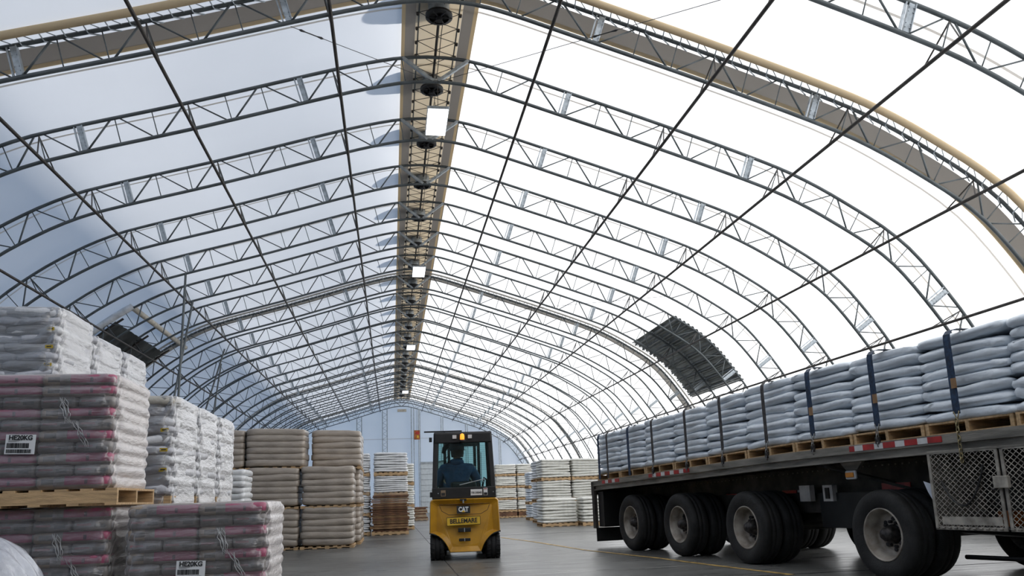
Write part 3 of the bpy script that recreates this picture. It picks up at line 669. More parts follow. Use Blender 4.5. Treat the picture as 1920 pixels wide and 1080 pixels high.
for k in range(9): MB().box(-.52, .5, -.5, .5, 0, .05).obj('board', M[random.choice(('cardboard', 'cardboard2', 'woodend'))], t, loc=(random.uniform(-.06, .04), 0, .1+k*.058))
# stacks on the right behind the trailer
g3 = 'white sack stacks at the far right wall'
for (x0, x1, nm) in ((4.72, 5.70, 'left'), (5.74, 6.72, 'right')):
    z = 0
    for k in range(4): layer_load(x0, x1, 37.0, 38.0, z+(.26 if k == 0 else 0), 5, .085, 'farbagc', '%s load of the %s column just right of the forklift cab' % (['lowest', 'second', 'third', 'top'][k], nm), g3, 'wood', 3, .1); z += .80 if k == 0 else .54
t = thing('sheet_stack', (5.22, 37.5, 0), 'dark stack of empty pallets under the columns right of the forklift', 'pallet stack'); pallet(t, .98, 1.0, 'x', 'wood', h_=.08); MB().box(-.47, .47, -.48, .48, .08, .255).obj('dark_board', M['cardboard'], t)
t = thing('sheet_stack', (6.23, 37.5, 0), 'second dark pallet stack hidden behind the bluish wrapped tower', 'pallet stack'); pallet(t, .98, 1.0, 'x', 'wood', h_=.08); MB().box(-.47, .47, -.48, .48, .08, .255).obj('dark_board', M['cardboard'], t)
for k in range(3): layer_load(5.35, 6.30, 31.6, 32.6, k*.62, 6, .086, 'blue', '%s load of the bluish wrapped tower between the right stacks' % ['bottom', 'middle', 'top'][k], g3, 'wood', 3, .1)
for (x0, x1, nm) in ((5.02, 6.04, 'left'), (6.08, 7.10, 'right')):
    for k in range(3): layer_load(x0, x1, 27, 28, k*.715, 7, .087, 'farbagc', '%s load of the %s column closest behind the trailer end' % (['bottom', 'middle', 'top'][k], nm), g3, 'wood', 3, .1)
    for k in range(3): layer_load(x0, x1, 28.1, 29.1, k*.715, 7, .087, 'farbag', '%s load in the %s column of the row behind the closest one' % (['bottom', 'middle', 'top'][k], nm), g3, 'wood', 3, .1)
layer_load(4.55, 5.66, 24.6, 25.6, 0, 8, .092, 'farbagc', 'single low white load on a pallet standing in front of the tall columns', g3, 'wood', 2, .1)
layer_load(5.72, 6.7, 24.2, 25.2, 0, 8, .092, 'farbagc', 'low white load partly hidden by the trailer end', g3, 'wood', 2, .1)
# plastic wrapped bundle at the lower left corner
mb = MB(); nu, nv = 110, 60; vs = []
for j in range(nv+1):
    z = j/nv; r = (1-z**2.6)**.5 if z < 1 else 0
    for i in range(nu):
        a = 2*math.pi*i/nu; n = .05*math.sin(3*a+5*z)+.03*math.sin(7*a-9*z)+.02*math.sin(13*a+17*z)+.022*math.sin(21*a+3*z)+.03*abs(math.sin(9*a+11*z))+.02*abs(math.sin(17*a-15*z))
        vs.append(((.50*r*(1+n))*math.cos(a), .45*r*(1+n)*math.sin(a), .84*z+.02*math.sin(5*a+z*8)*r))
mb.add(vs, [(j*nu+i, j*nu+(i+1) % nu, (j+1)*nu+(i+1) % nu, (j+1)*nu+i) for j in range(nv) for i in range(nu)])
M['crump'] = mat('crumpled_wrap', (.50, .52, .58), .25, 0, .10, 6, 1, 14, coat=.8)
tag(mb.obj('plastic_bundle', M['crump'], smooth=True, loc=(-2.68, 5.75, 0)), 'crumpled translucent plastic bundle in the bottom left corner', 'plastic bundle')
# ------------------------------------------------------------------ flatbed trailer
TT = Vector((-0.16061663, 0.98701687, 0)); TN_ = Vector((0.98701687, 0.16061663, 0)); RZ = math.atan2(.16061663, .98701687)
VC, UC = 7.25, 9.0
org = TN_*VC+TT*UC
tr = thing('flatbed_trailer', org, 'long weathered flatbed trailer loaded with blue-white sacks on the right', 'trailer', None, RZ)
X = lambda v: v-VC
Yl = lambda u: u-UC
DU = [3.0, 4.9, 6.05, 8.0, 8.84, 10.5, 12.0, 13.41, 13.8]; DZ = [1.37, 1.372, 1.36, 1.333, 1.312, 1.26, 1.215, 1.178, 1.165]
dz = lambda u: float(np.interp(u, DU, DZ))
us = np.linspace(2.6, 13.75, 24)
def rail_strip(v0, v1, zt, zb, name, m):
    mb = MB()
    for a, b in zip(us, us[1:]):
        q = [(X(v0), Yl(a), dz(a)+zb), (X(v1), Yl(a), dz(a)+zb), (X(v1), Yl(b), dz(b)+zb), (X(v0), Yl(b), dz(b)+zb), (X(v0), Yl(a), dz(a)+zt), (X(v1), Yl(a), dz(a)+zt), (X(v1), Yl(b), dz(b)+zt), (X(v0), Yl(b), dz(b)+zt)]
        mb.add(q, [(3, 2, 1, 0), (4, 5, 6, 7), (0, 1, 5, 4), (1, 2, 6, 5), (2, 3, 7, 6), (3, 0, 4, 7)])
    return mb.obj(name, m, tr)
rail_strip(5.99, 8.5, -.005, -.05, 'deck', M['alu'])
rail_strip(5.93, 5.99, -.0, -.085, 'side_rail', M['alu']); rail_strip(5.97, 5.99, -.085, -.165, 'side_rail', M['alu']); rail_strip(5.94, 6.06, -.15, -.165, 'rail_flange', M['alu'])
rail_strip(8.50, 8.56, 0, -.165, 'side_rail', M['alu'])
for v in (6.75, 7.75):
    rail_strip(v-.012, v+.012, -.05, -.50, 'main_beam', M['frame']); rail_strip(v-.07, v+.07, -.49, -.515, 'beam_flange', M['frame'])
mb = MB()
for k in range(34): u = 2.8+k*.32; mb.box(X(6.0), X(8.5), Yl(u)-.02, Yl(u)+.02, dz(u)-.15, dz(u)-.05)
stuff(mb.obj('cross_members', M['frame'], tr))
mb = MB()
for k in range(90): u = 4+k*.1; mb.box(X(6.728), X(6.738), Yl(u)-.008, Yl(u)+.008, dz(u)-.20, dz(u)-.184)
stuff(mb.obj('rivets', M['alu'], tr))
# reflective tape
for (u0, u1) in ((5.75, 6.95), (10.25, 11.5), (12.6, 13.3)):
    k = 0; u = u0
    while u < u1-.05:
        l_ = .16 if k % 2 == 0 else .12; MB().box(X(5.922), X(5.93), Yl(u), Yl(min(u+l_, u1)), dz(u+.06)-.067, dz(u+.06)-.012).obj('reflective_tape', M['red' if k % 2 == 0 else 'refw'], tr); u += l_; k += 1
MB().box(X(5.93), X(8.55), Yl(13.74), Yl(13.82), .93, 1.16).obj('rear_beam', M['alu'], tr)
for v in (5.96, 8.52): MB().box(X(v)-.03, X(v)+.03, Yl(13.70), Yl(13.80), .33, 1.16).obj('rear_post', M['frame'], tr)
MB().box(X(5.95), X(6.9), Yl(13.70), Yl(13.72), .10, .34).obj('mud_flap', M['black'], tr); MB().box(X(7.6), X(8.5), Yl(13.70), Yl(13.72), .10, .34).obj('mud_flap', M['black'], tr)
MB().box(X(6.0), X(6.85), Yl(13.45), Yl(13.68), .36, .98).obj('rear_box', M['black'], tr)
# wheels
rw = .455
tyre_p = [(.02, .27), (.0, .30), (-.012, .36), (-.008, .41), (.02, .445), (.05, rw), (.09, rw), (.095, rw-.012), (.103, rw-.012), (.108, rw), (.15, rw), (.155, rw-.012), (.163, rw-.012), (.168, rw), (.215, rw-.002), (.25, .44), (.272, .40), (.276, .35), (.262, .30), (.24, .27)]
tyre_me = MB().lathe(tyre_p, 48, 'x').mesh('tyre', M['tyre'], True)
rim_me = MB().lathe([(.022, .272), (.010, .268), (.008, .258), (.022, .252), (.05, .248), (.075, .232), (.13, .222), (.165, .21), (.17, .17), (.165, .11)], 40, 'x').mesh('rim', M['rim'], True)
mb = MB().lathe([(.17, .215), (.168, .12), (.16, .10)], 32, 'x')
disc_me = mb.mesh('rim_disc', M['rim'], True)
mb = MB()
for k in range(8):
    a = k*math.pi/4+.2; mb.lathe([(.158, .0), (.158, .022), (.166, .022)], 10, 'x', (0, .155*math.cos(a), .155*math.sin(a)))
holes_me = mb.mesh('hand_holes', M['ink'])
mb = MB().lathe([(.17, .10), (.12, .095), (.09, .075), (.05, .07), (.045, .055), (.02, .05), (.015, .0)], 24, 'x')
for k in range(10):
    a = k*math.pi/5; mb.lathe([(.168, .016), (.13, .016), (.13, 0)], 6, 'x', (0, .125*math.cos(a), .125*math.sin(a)))
hub_me = mb.mesh('hub', M['hub'], True)
inner_me = MB().lathe([(.05, .27), (.05, .05), (.25, .05), (.25, .27)], 24, 'x').mesh('rim', M['hub'], True)
def wheel(v, u, flip=False, sc=1.0, full=True):
    wh = bpy.data.objects.new('wheel', None); COL.objects.link(wh); wh.parent = tr; wh.location = (X(v), Yl(u), rw*sc); wh.rotation_euler = (random.random()*6, 0, 0) if not flip else (0, 0, math.pi); wh.scale = (1, sc, sc)
    link('tyre', tyre_me, wh)
    for nm, me in (('rim', rim_me), ('rim_disc', disc_me), ('hand_holes', holes_me), ('hub', hub_me)) if full else (('rim', inner_me),): link(nm, me, wh)
for u in (12.42, 10.82, 9.10, 6.72):
    sc = .975 if u < 7 else 1.0
    wheel(6.0, u, sc=sc); wheel(6.31, u, sc=sc, full=False); wheel(8.48, u, True, sc); wheel(8.17, u, True, sc, False)
    MB().path([(X(6.2), Yl(u), .45), (X(8.3), Yl(u), .45)], .065, 12).obj('axle', M['frame'], tr)
    for v in (6.9, 7.6): MB().box(X(v)-.06, X(v)+.06, Yl(u)-.35, Yl(u)+.2, .50, .85).obj('hanger', M['frame'], tr)
wheel(6.05, 3.9); wheel(6.36, 3.9, full=False); wheel(8.48, 3.9, True)
MB().box(X(6.65), X(7.85), Yl(8.0), Yl(13.4), .62, .86).obj('slider_frame', M['frame'], tr)
MB().box(X(6.6), X(7.9), Yl(7.45), Yl(8.35), .45, .86).obj('air_tank_box', M['black'], tr)
MB().path([(X(7.0), Yl(7.6), .55), (X(7.0), Yl(5.2), .5)], .12, 12).obj('air_tank', M['black'], tr)
MB().tube((X(6.6), Yl(6.3), .22), (X(6.75), Yl(3.9), .26), .022, 8).obj('tie_rod', M['black'], tr)
MB().box(X(6.55), X(6.85), Yl(5.5), Yl(5.15), .20, .62).obj('landing_bracket', M['black'], tr)
plab(MB().box(X(6.725), X(6.735), Yl(7.02), Yl(7.44), .865, .95).obj('reflector', M['red'], tr), 'dark red rectangular reflector panel')
for (u0, u1, z0, z1, m) in ((7.5, 7.75, .80, .83, 'red'), (8.95, 9.25, .86, .90, 'red'), (8.72, 8.93, .87, .90, 'refw'), (10.2, 10.6, .84, .87, 'red'), (9.95, 10.1, .84, .88, 'refw')):
    MB().box(X(6.725), X(6.735), Yl(u0), Yl(u1), z0, z1).obj('side_tape', M[m], tr)
bx = MB().box(X(6.55), X(6.62), Yl(8.46), Yl(8.66), .76, .955).obj('junction_box', M['lens'], tr); MB().box(X(6.55), X(6.62), Yl(8.05), Yl(8.22), .76, .95).obj('junction_box', M['lens'], tr)
MB().box(X(6.53), X(6.55), Yl(8.1), Yl(8.16), .79, .92).obj('junction_cover', M['frame'], tr)
mb = MB().prism([(Yl(6.95), 1.20), (Yl(7.32), 1.20), (Yl(7.22), 1.10), (Yl(7.05), 1.10)], X(6.08), X(6.12), 'x'); mb.obj('lamp_bracket', M['alu'], tr)
lm_ = MB().box(X(6.055), X(6.085), Yl(7.055), Yl(7.215), 1.0, 1.095).obj('lamp_housing', M['refw'], tr, bevel=.02)
MB().box(X(6.04), X(6.055), Yl(7.075), Yl(7.195), 1.022, 1.073).obj('lamp_lens', M['amberoff'], lm_, bevel=.012)
MB().bar((X(6.1), Yl(7.6), 1.17), (X(6.75), Yl(7.25), .95), .06, .03).obj('brace', M['frame'], tr); MB().bar((X(6.1), Yl(7.7), 1.18), (X(6.75), Yl(6.9), .85), .05, .03).obj('brace', M['frame'], tr)
# expanded metal tool cage
cg = bpy.data.objects.new('tool_cage', None); COL.objects.link(cg); cg.parent = tr; cg.location = (X(5.95), Yl(4.6), .535); cg['label'] = 'expanded metal tool cage hung under the deck'
CH = .672
def cage_door(y0, y1):
    mb = MB(); W = y1-y0; nr = 27; nc = 12; dx = W/nc; dzz = CH/nr
    for r in range(nr):
        for c in range(nc):
            o_ = (r % 2)*dx/2; a = (0, y0+c*dx+o_, r*dzz+dzz/2); b_ = (0, y0+min(c*dx+o_+dx/2, W), r*dzz+dzz*1.5); c_ = (0, y0+min(c*dx+o_+dx/2, W), r*dzz-dzz*.5)
            if b_[2] <= CH: mb.bar(a, b_, .0055, .004, (1, 0, 0))
            if c_[2] >= 0: mb.bar(a, c_, .0055, .004, (1, 0, 0))
    stuff(mb.obj('mesh_panel', M['cage'], cg))
    mb = MB()
    for (a, b_) in (((0, y0, 0), (0, y1, 0)), ((0, y0, CH), (0, y1, CH)), ((0, y0+.012, 0), (0, y0+.012, CH)), ((0, y1-.012, 0), (0, y1-.012, CH))): mb.bar(a, b_, .03, .012, (1, 0, 0))
    mb.obj('door_frame', M['cage'], cg)
    mb = MB()
    for k in range(11): mb.path([(-.012, y0+.04+k*(W-.08)/10, .0), (-.012, y0+.07+k*(W-.08)/10, .0)], .009, 6)
    mb.obj('weld_row', M['alu'], cg)
cage_door(.62, 1.36); cage_door(-.12, .59)
MB().box(.0, .6, 1.33, 1.36, .005, CH).obj('side_sheet', M['cage'], cg); MB().box(.0, .6, -1.3, 1.36, 0, .01).obj('cage_floor', M['frame'], cg); MB().box(.58, .6, -1.3, 1.33, .01, CH).obj('cage_back', M['frame'], cg)
MB().box(-.005, .005, .66, 1.28, .03, .10).obj('kick_plate', M['cage'], cg)
MB().box(-.05, -.01, .52, .66, .34, .44).obj('latch', M['cage'], cg, bevel=.006); MB().path([(-.03, .68+.05*math.cos(a), .38+.05*math.sin(a)) for a in np.linspace(1.5, 5, 9)], .012, 6).obj('padlock', M['hub'], cg)
MB().path([(-.02, 1.22-.46*t_, .42-.28*math.sin(math.pi*t_)**.8+.12*t_) for t_ in np.linspace(0, 1, 18)], .009, 6).obj('black_hose', M['black'], cg)
MB().box(.25, .4, .80, .92, .01, .14).obj('stored_tool', M['sign'], cg)
plab(MB().add([(0.05, 1.37, .38), (0.05, 1.50, .42), (.05, 1.46, .32), (.05, 1.40, .22), (.05, 1.37, .14)], [(0, 1, 2, 3), (0, 3, 4)]).obj('torn_wrap', M['bluewhite'], cg), 'scrap of pale wrap')
# loads
BU = [13.75, 12.78, 11.81, 10.87, 9.92, 8.96, 7.98, 7.01, 6.04, 5.08, 4.1, 3.1]
TU = [3, 5.3, 7.0, 8.3, 9.0, 9.6, 10.3, 11.1, 12.0, 13.2, 14]; TZ = [2.26, 2.29, 2.27, 2.225, 2.215, 2.19, 2.125, 2.09, 2.05, 2.005, 2.0]
names = ['at the very tail of the trailer', 'second from the trailer tail', 'third from the trailer tail', 'fourth from the trailer tail', 'fifth from the trailer tail', 'sixth from the trailer tail', 'seventh from the trailer tail', 'above the amber side lamp', 'just left of the tool cage', 'above the left cage door', 'at the right edge of the photo']
for k in range(11):
    u1, u0 = BU[k], BU[k+1]; uc = (u0+u1)/2; L_ = u1-u0; zd = dz(uc); top = float(np.interp(uc, TU, TZ)); p = TN_*6.62+TT*uc
    tilt = -math.atan2(dz(u1)-dz(u0), -L_) if False else math.atan2(dz(u1)-dz(u0), L_)
    t = thing('pallet_load', (p.x, p.y, zd), 'blue-white sack load %s' % names[k], 'pallet load', 'sack loads on the trailer', RZ); t.rotation_euler = (tilt, 0, RZ)
    pallet(t, 1.16, L_-.02, 'x', h_=.12); n = 8; lh = (top-zd-.12)/n
    for q in range(n):
        for xc in (-.29, .29):
            me = bagm('b', .62, round(L_*1.035/.02)*.02, lh*1.32, 'blue', 6, e1=.62, e2=.22, nu=56, nv=12, amp=.020, pinch=.7, waist=.05)
            link('bag', me, t, (xc+random.uniform(-.014, .012)+.010*q*(xc < 0)*.6, random.uniform(-.014, .014), .113+q*lh), (random.uniform(-.02, .02), random.uniform(-.03, .03), random.choice((0, math.pi))))
    p2 = TN_*7.85+TT*uc
    t2 = thing('pallet_load', (p2.x, p2.y, zd), 'far side sack load behind the one %s' % names[k], 'pallet load', 'sack loads on the trailer', RZ); t2.rotation_euler = (tilt, 0, RZ)
    pallet(t2, 1.16, L_-.02, 'x', h_=.12)
    for q in range(n): link('bag_layer', slabm('t', 1.16, round(L_-.03, 2), .128, 'blue', 3, nb=2), t2, (0, 0, .117+q*(top-zd-.14)/n))
    # film hem and wood block ends
# straps
for k, (u, blue, ch) in enumerate([(13.42, 1, 0), (13.05, 0, 0), (12.2, 1, 0), (11.34, 0, 1), (10.30, 0, 1), (9.36, 0, 1), (8.38, 0, 1), (7.52, 1, 1), (6.53, 1, 1), (5.56, 1, 2), (4.55, 1, 1)]):
    zt = float(np.interp(u, TU, TZ))+.012; zr = dz(u); p = TN_*5.95+TT*u
    t = thing('cargo_strap', (p.x, p.y, 0), '%s cargo strap %s' % ('blue' if blue else 'dark', ['at the tail end of the trailer', 'second from the tail end', 'third from the tail, thin', 'fourth from the trailer tail', 'fifth from the trailer tail', 'sixth from the trailer tail', 'seventh from the trailer tail', 'with hanging ratchet above the amber side lamp', 'left of the tool cage with brown edge tag', 'ending in a gold chain over the cage', 'at the right edge of the photo'][k]), 'strap', 'straps over the trailer cargo', RZ)
    wv = .038 if blue else .03
    zlow = zr+(.02 if ch == 0 else (.16 if ch == 1 else .17))
    pth = [(-.012+.02*(1-j/10)*0, zlow+(zt-.10-zlow)*j/10) for j in range(11)]+[(-.005, zt-.05), (.03, zt-.012), (.09, zt+.004), (.5, zt+.012), (1.9, zt+.01), (2.5, zt), (2.58, zt-.06), (2.60, zr)]
    mb = MB(); n_ = len(pth); vs = []
    for (x_, z_) in pth: vs += [(x_, -wv, z_), (x_, wv, z_)]
    for (x_, z_) in pth: vs += [(x_+.006, -wv, z_-.004), (x_+.006, wv, z_-.004)]
    o2 = 2*n_; fs = [(2*i, 2*i+1, 2*i+3, 2*i+2) for i in range(n_-1)]+[(o2+2*i+2, o2+2*i+3, o2+2*i+1, o2+2*i) for i in range(n_-1)]+[(2*i, 2*i+2, o2+2*i+2, o2+2*i) for i in range(n_-1)]+[(2*i+1, o2+2*i+1, o2+2*i+3, 2*i+3) for i in range(n_-1)]
    mb.add(vs, fs).obj('webbing', M['strapb' if blue else 'strapd'], t)
    if ch:
        zend = zr-.28 if ch == 2 else zr-.05; mb = MB(); z_ = zlow-.04; q = 0
        mb.path([(-.012, -.03, zlow+.02), (-.014, 0, zlow-.06), (-.012, .03, zlow+.02)], .006, 6)
        z_ = zlow-.07
        while z_ > zend:
            loop = []
            for a in np.linspace(0, 2*math.pi, 12, endpoint=False):
                c_, s_ = math.cos(a), math.sin(a); loop.append((-.024+(.014*c_ if q % 2 else 0), (0 if q % 2 else .014*c_), z_+.026*s_))
            mb.path(loop, .0055, 6, closed=True); z_ -= .038; q += 1
        mb.obj('chain', M['chain' if ch == 2 else 'chaing'], t, True)
        if ch == 1: MB().box(-.035, -.01, -.025, .03, zr-.02, zr+.05).obj('ratchet', M['hub'], t, bevel=.004)
    if blue and u < 8: MB().box(-.026, -.012, -.055+.01, -.005+.01, (zlow+zt)/2-.16, (zlow+zt)/2-.07).obj('edge_tag', M['cardboard2'], t)
# ------------------------------------------------------------------ forklift
fk = thing('forklift', (1.14, 12.86, 0), 'yellow electric forklift with black cab seen from behind in the aisle', 'forklift', None, math.radians(-4))
def prof_mesh(xs_top, n=1): pass
# counterweight: rear outline extruded forward with a curved back
out = [(-.545, .90), (-.53, .93), (-.50, .945), (.50, .945), (.53, .93), (.545, .90), (.555, .60), (.56, .42), (.50, .405), (.43, .38), (.37, .33), (.32, .27), (.28, .20), (.245, .12), (-.245, .12), (-.28, .20), (-.32, .27), (-.37, .33), (-.43, .38), (-.50, .405), (-.56, .42), (-.555, .60)]
def fine(P, k=5):
    o_ = []
    for (a, b) in zip(P, P[1:]+P[:1]):
        for j in range(k): o_.append((a[0]+(b[0]-a[0])*j/k, a[1]+(b[1]-a[1])*j/k))
    return o_
O_ = fine(out, 3); n = len(O_); mb = MB(); rows = []
cxm = (0, .55)
for (y, s) in ((.05, .80), (.015, .93), (0, .97), (.02, .985), (.06, 1.0), (.75, 1.0)):
    rows.append([((x-cxm[0])*s, y+.09*abs(x/.55)**2.5*(1 if y < .7 else 0)-.03*(1-(z-.5)**2*2)*(1 if y < .7 else 0), cxm[1]+(z-cxm[1])*s) for x, z in O_])
# front-most ring closed by a shrinking set so that the back stays smooth
vs = [p for r in rows for p in r]; fs = []
for j in range(len(rows)-1):
    for i in range(n): fs.append((j*n+i, j*n+(i+1) % n, (j+1)*n+(i+1) % n, (j+1)*n+i))
fs.append(tuple(range(n-1, -1, -1)))
mb.add(vs, fs); cw = mb.obj('counterweight', M['cat'], fk, False, bevel=.008)
yb = -.036
def on(x0, x1, z0, z1, m, nm, par, y=yb, t_=.006, bev=0): return MB().box(x0, x1, y-t_, y, z0, z1).obj(nm, m, par, bevel=bev)
bd = on(-.125, .085, .715, .835, M['ink'], 'badge', fk, yb+.012, .022); text('badge_text', 'CAT', .098, M['paper'], bd, (-.02, yb-.014, .776), (math.pi/2, 0, 0), .005, .80, .002)
MB().prism([(-.05, .735), (-.02, .768), (.01, .735)], yb-.018, yb-.012, 'y').obj('badge_triangle', M['plate'], bd)
np_ = on(-.275, .255, .535, .665, M['ink'], 'name_plate', fk, yb+.014, .022); MB().box(-.268, .248, yb-.013, yb-.008, .542, .658).obj('name_plate_field', M['plate'], np_)
text('name_text', 'BELLEMARE', .098, M['ink'], np_, (-.01, yb-.016, .60), (math.pi/2, 0, 0), .0022, .86, .002)
for o2 in (np_,): o2.rotation_euler = (0, -.02, 0)
for (x0, x1, z0, z1) in ((-.11, .09, .43, .495), (-.10, .08, .29, .335)):
    vt = on(x0, x1, z0, z1, M['black'], 'vent_slot', fk, yb+.02, .02, .008); MB().box(-.016, -.004, yb-.006, yb+.0, z0, z1).obj('vent_bar', M['galv'], vt)
pan_ = [(-.40, .86), (.40, .86), (.36, .74), (.25, .69), (-.25, .69), (-.36, .74)]
mb = MB(); mb.path([(x, yb+.010+.09*abs(x/.55)**2.5, z) for x, z in fine([(-.40, .86), (-.36, .76), (-.25, .70), (.25, .70), (.36, .76), (.40, .86)], 4)], .004, 5, closed=True); mb.obj('panel_line', M['hub'], fk)
MB().path([(0-.02, yb-.0, .925), (-.02, yb-.0, .875)], .012, 8).obj('tow_pin', M['galv'], fk); MB().box(-.07, .03, yb-.004, yb+.03, .91, .94).obj('tow_slot', M['black'], fk)
for s in (-1, 1): MB().path([(s*x, .04, z) for x, z in [(.56, .425), (.50, .41), (.43, .385), (.37, .335), (.32, .275)]], .012, 6).obj('arch_trim', M['black'], fk)
MB().box(-.5, .5, .45, 1.6, .14, .55).obj('chassis', M['black'], fk); MB().box(-.545, .545, .72, 1.5, .3, .93).obj('side_body', M['cat'], fk)
# wheels
def ftyre(r, w_): 
    mb = MB().lathe([(0, r*.55), (0, r*.9), (.02, r), (w_*.3, r), (w_*.32, r-.012), (w_*.36, r-.012), (w_*.38, r), (w_*.62, r), (w_*.64, r-.012), (w_*.68, r-.012), (w_*.70, r), (w_-.02, r), (w_, r*.9), (w_, r*.55)], 36, 'x')
    for k in range(18):
        a = k*math.pi/9; c_, s_ = math.cos(a), math.sin(a); mb.bar((0, (r+.001)*c_, (r+.001)*s_), (w_*.3, (r+.001)*math.cos(a+.1), (r+.001)*math.sin(a+.1)), .02, .006, (0, c_, s_)); mb.bar((w_, (r+.001)*c_, (r+.001)*s_), (w_*.7, (r+.001)*math.cos(a+.1), (r+.001)*math.sin(a+.1)), .02, .006, (0, c_, s_))
    return mb.mesh('tyre', M['tyre'], True)
ft1 = ftyre(.205, .22); ft2 = ftyre(.27, .25)
fr1 = MB().lathe([(.03, .115), (.05, .08), (.04, .0)], 20, 'x').mesh('rim', M['cat'])
for s in (-1, 1):
    for me, r, y, w_ in ((ft1, .205, .26, .22), (ft2, .27, 1.3, .25)):
        wh = bpy.data.objects.new('wheel', None); COL.objects.link(wh); wh.parent = fk; wh.location = (s*.55 if s < 0 else .55, y, r); wh.rotation_euler = (0, 0, 0 if s < 0 else math.pi); link('tyre', me, wh); link('rim', fr1, wh)
MB().path([(-.4, .26, .2), (.4, .26, .2)], .05, 10).obj('steer_axle', M['hub'], fk)
# cab
def frame_post(x0, y0, x1, y1, nm='cab_post', w_=.075): return MB().bar((x0, y0, .95), (x1, y1, 2.0), w_, .06, (0, 1, 0)).obj(nm, M['black'], fk, bevel=.012)
for s in (-1, 1): frame_post(s*.475, .17, s*.435, .25); frame_post(s*.475, 1.28, s*.435, 1.12)
lp = MB().box(-.51, .51, .13, .22, .945, 1.125).obj('rear_lower_panel', M['black'], fk, bevel=.012)
MB().box(-.46, .46, .19, .28, 1.835, 1.995).obj('rear_header', M['black'], fk, bevel=.015)
MB().box(-.47, .47, .22, 1.16, 1.975, 2.015).obj('roof', M['black'], fk, bevel=.015)
gl = MB().add([(-.43, .165, 1.12), (.43, .165, 1.12), (.40, .235, 1.84), (-.40, .235, 1.84)], [(0, 1, 2, 3)]).obj('rear_window', M['glass'], fk)
MB().add([(-.44, 1.27, .95), (.44, 1.27, .95), (.40, 1.15, 1.97), (-.40, 1.15, 1.97)], [(0, 1, 2, 3)]).obj('windscreen', M['glass'], fk)
for s in (-1, 1): MB().add([(s*.475, .2, .96), (s*.475, 1.25, .96), (s*.44, 1.13, 1.97), (s*.44, .25, 1.97)], [(0, 1, 2, 3)]).obj('side_window', M['glass'], fk)
mb = MB()
for k in range(13): z = 1.40+k*.032; f_ = (z-1.12)/.72; mb.tube((-.40, .165+.07*f_-.004, z), (.40, .165+.07*f_-.004, z), .0012, 4)
mb.obj('heater_lines', M['hub'], gl)
MB().path([(-.07, .15, 1.16), (.34, .175, 1.245)], .007, 6).obj('wiper', M['galv'], fk); MB().path([(.34, .175, 1.245), (.30, .18, 1.235), (.32, .18, 1.19)], .006, 6).obj('wiper_arm', M['galv'], fk)
for x in (-.135, .115):
    o2 = MB().box(x-.038, x+.038, .165, .195, 1.895, 1.965).obj('work_lamp', M['hub'], fk, bevel=.008); MB().box(x-.032, x+.032, .158, .166, 1.90, 1.96).obj('lens', M['lens'], o2, bevel=.006)
bc = MB().lathe([(1.83, .0), (1.83, .05), (1.86, .062), (1.88, .055)], 20, 'z', (-.01, .15, 0)).obj('beacon_base', M['black'], fk, True)
plab(MB().lathe([(1.885, .034), (1.93, .036), (1.97, .03), (1.985, 0)], 20, 'z', (-.01, .15, 0)).obj('beacon', M['amber'], fk, True), 'glowing amber beacon')
MB().box(-.63, -.01, .35, .41, 2.03, 2.05).obj('roof_bar', M['black'], fk); MB().tube((-.3, .38, 2.01), (-.3, .38, 2.035), .01).obj('bar_stud', M['black'], fk)
for (z0, z1) in ((1.86, 1.93), (.98, 1.06)): MB().box(-.545, -.50, .14, .22, z0, z1).obj('door_hinge', M['black'], fk)
pl = on(.105, .29, .99, 1.085, M['paper'], 'number_plate', fk, .128, .006); text('plate_text', 'YB130045', .045, M['ink'], pl, (.197, .120, 1.03), (math.pi/2, 0, 0), .0012, .9, .001)
o2 = on(.31, .375, .985, 1.10, M['paper'], 'warning_label', fk, .128, .006); MB().box(.316, .369, .118, .122, .99, 1.03).obj('label_block', M['ink'], o2); MB().box(.316, .369, .118, .122, 1.082, 1.094).obj('label_stripe', M['red'], o2)
o2 = on(-.37, -.295, .99, 1.085, M['woodend'], 'capacity_label', fk, .128, .006); MB().box(-.362, -.303, .118, .122, 1.0, 1.045).obj('label_block', M['ink'], o2)
for x in (-.42, .46): on(x, x+.015, 1.03, 1.045, M['galv'], 'bolt', fk, .13, .01)
# seat, dash, steering wheel
MB().box(-.23, .23, .42, .85, .78, .92).obj('seat_cushion', M['black'], fk, bevel=.04); MB().box(-.21, .21, .36, .45, .88, 1.22).obj('seat_back', M['black'], fk, bevel=.04)
MB().path([(.0+.16*math.cos(a), 1.02+.07*math.sin(a), 1.16+.14*math.sin(a)) for a in np.linspace(0, 6.283, 20, endpoint=False)], .014, 6, closed=True).obj('steering_wheel', M['black'], fk); MB().tube((0, 1.02, 1.16), (0, 1.2, .95), .02).obj('steering_column', M['black'], fk)
MB().box(-.4, .4, 1.12, 1.3, .6, 1.12).obj('dashboard', M['black'], fk, bevel=.02)
MB().path([(.33, .95, 1.0), (.33, .85, 1.16), (.36, .85, 1.28), (.40, .9, 1.25), (.40, .95, 1.1)], .018, 6).obj('lever_console', M['black'], fk)
MB().path([(-.40, .33, 1.55), (-.30, .33, 1.56), (-.25, .36, 1.63)], .008, 6).obj('mirror_arm', M['black'], fk)
MB().path([(-.22, .40, 1.83), (-.30, .40, 1.76), (-.32, .40, 1.68)], [.035, .045, .03], 10).obj('speaker_mic', M['black'], fk, True)
MB().path([(.32, 1.05, 1.2), (.32, 1.05, 1.72)], .006, 6).obj('antenna', M['black'], fk)
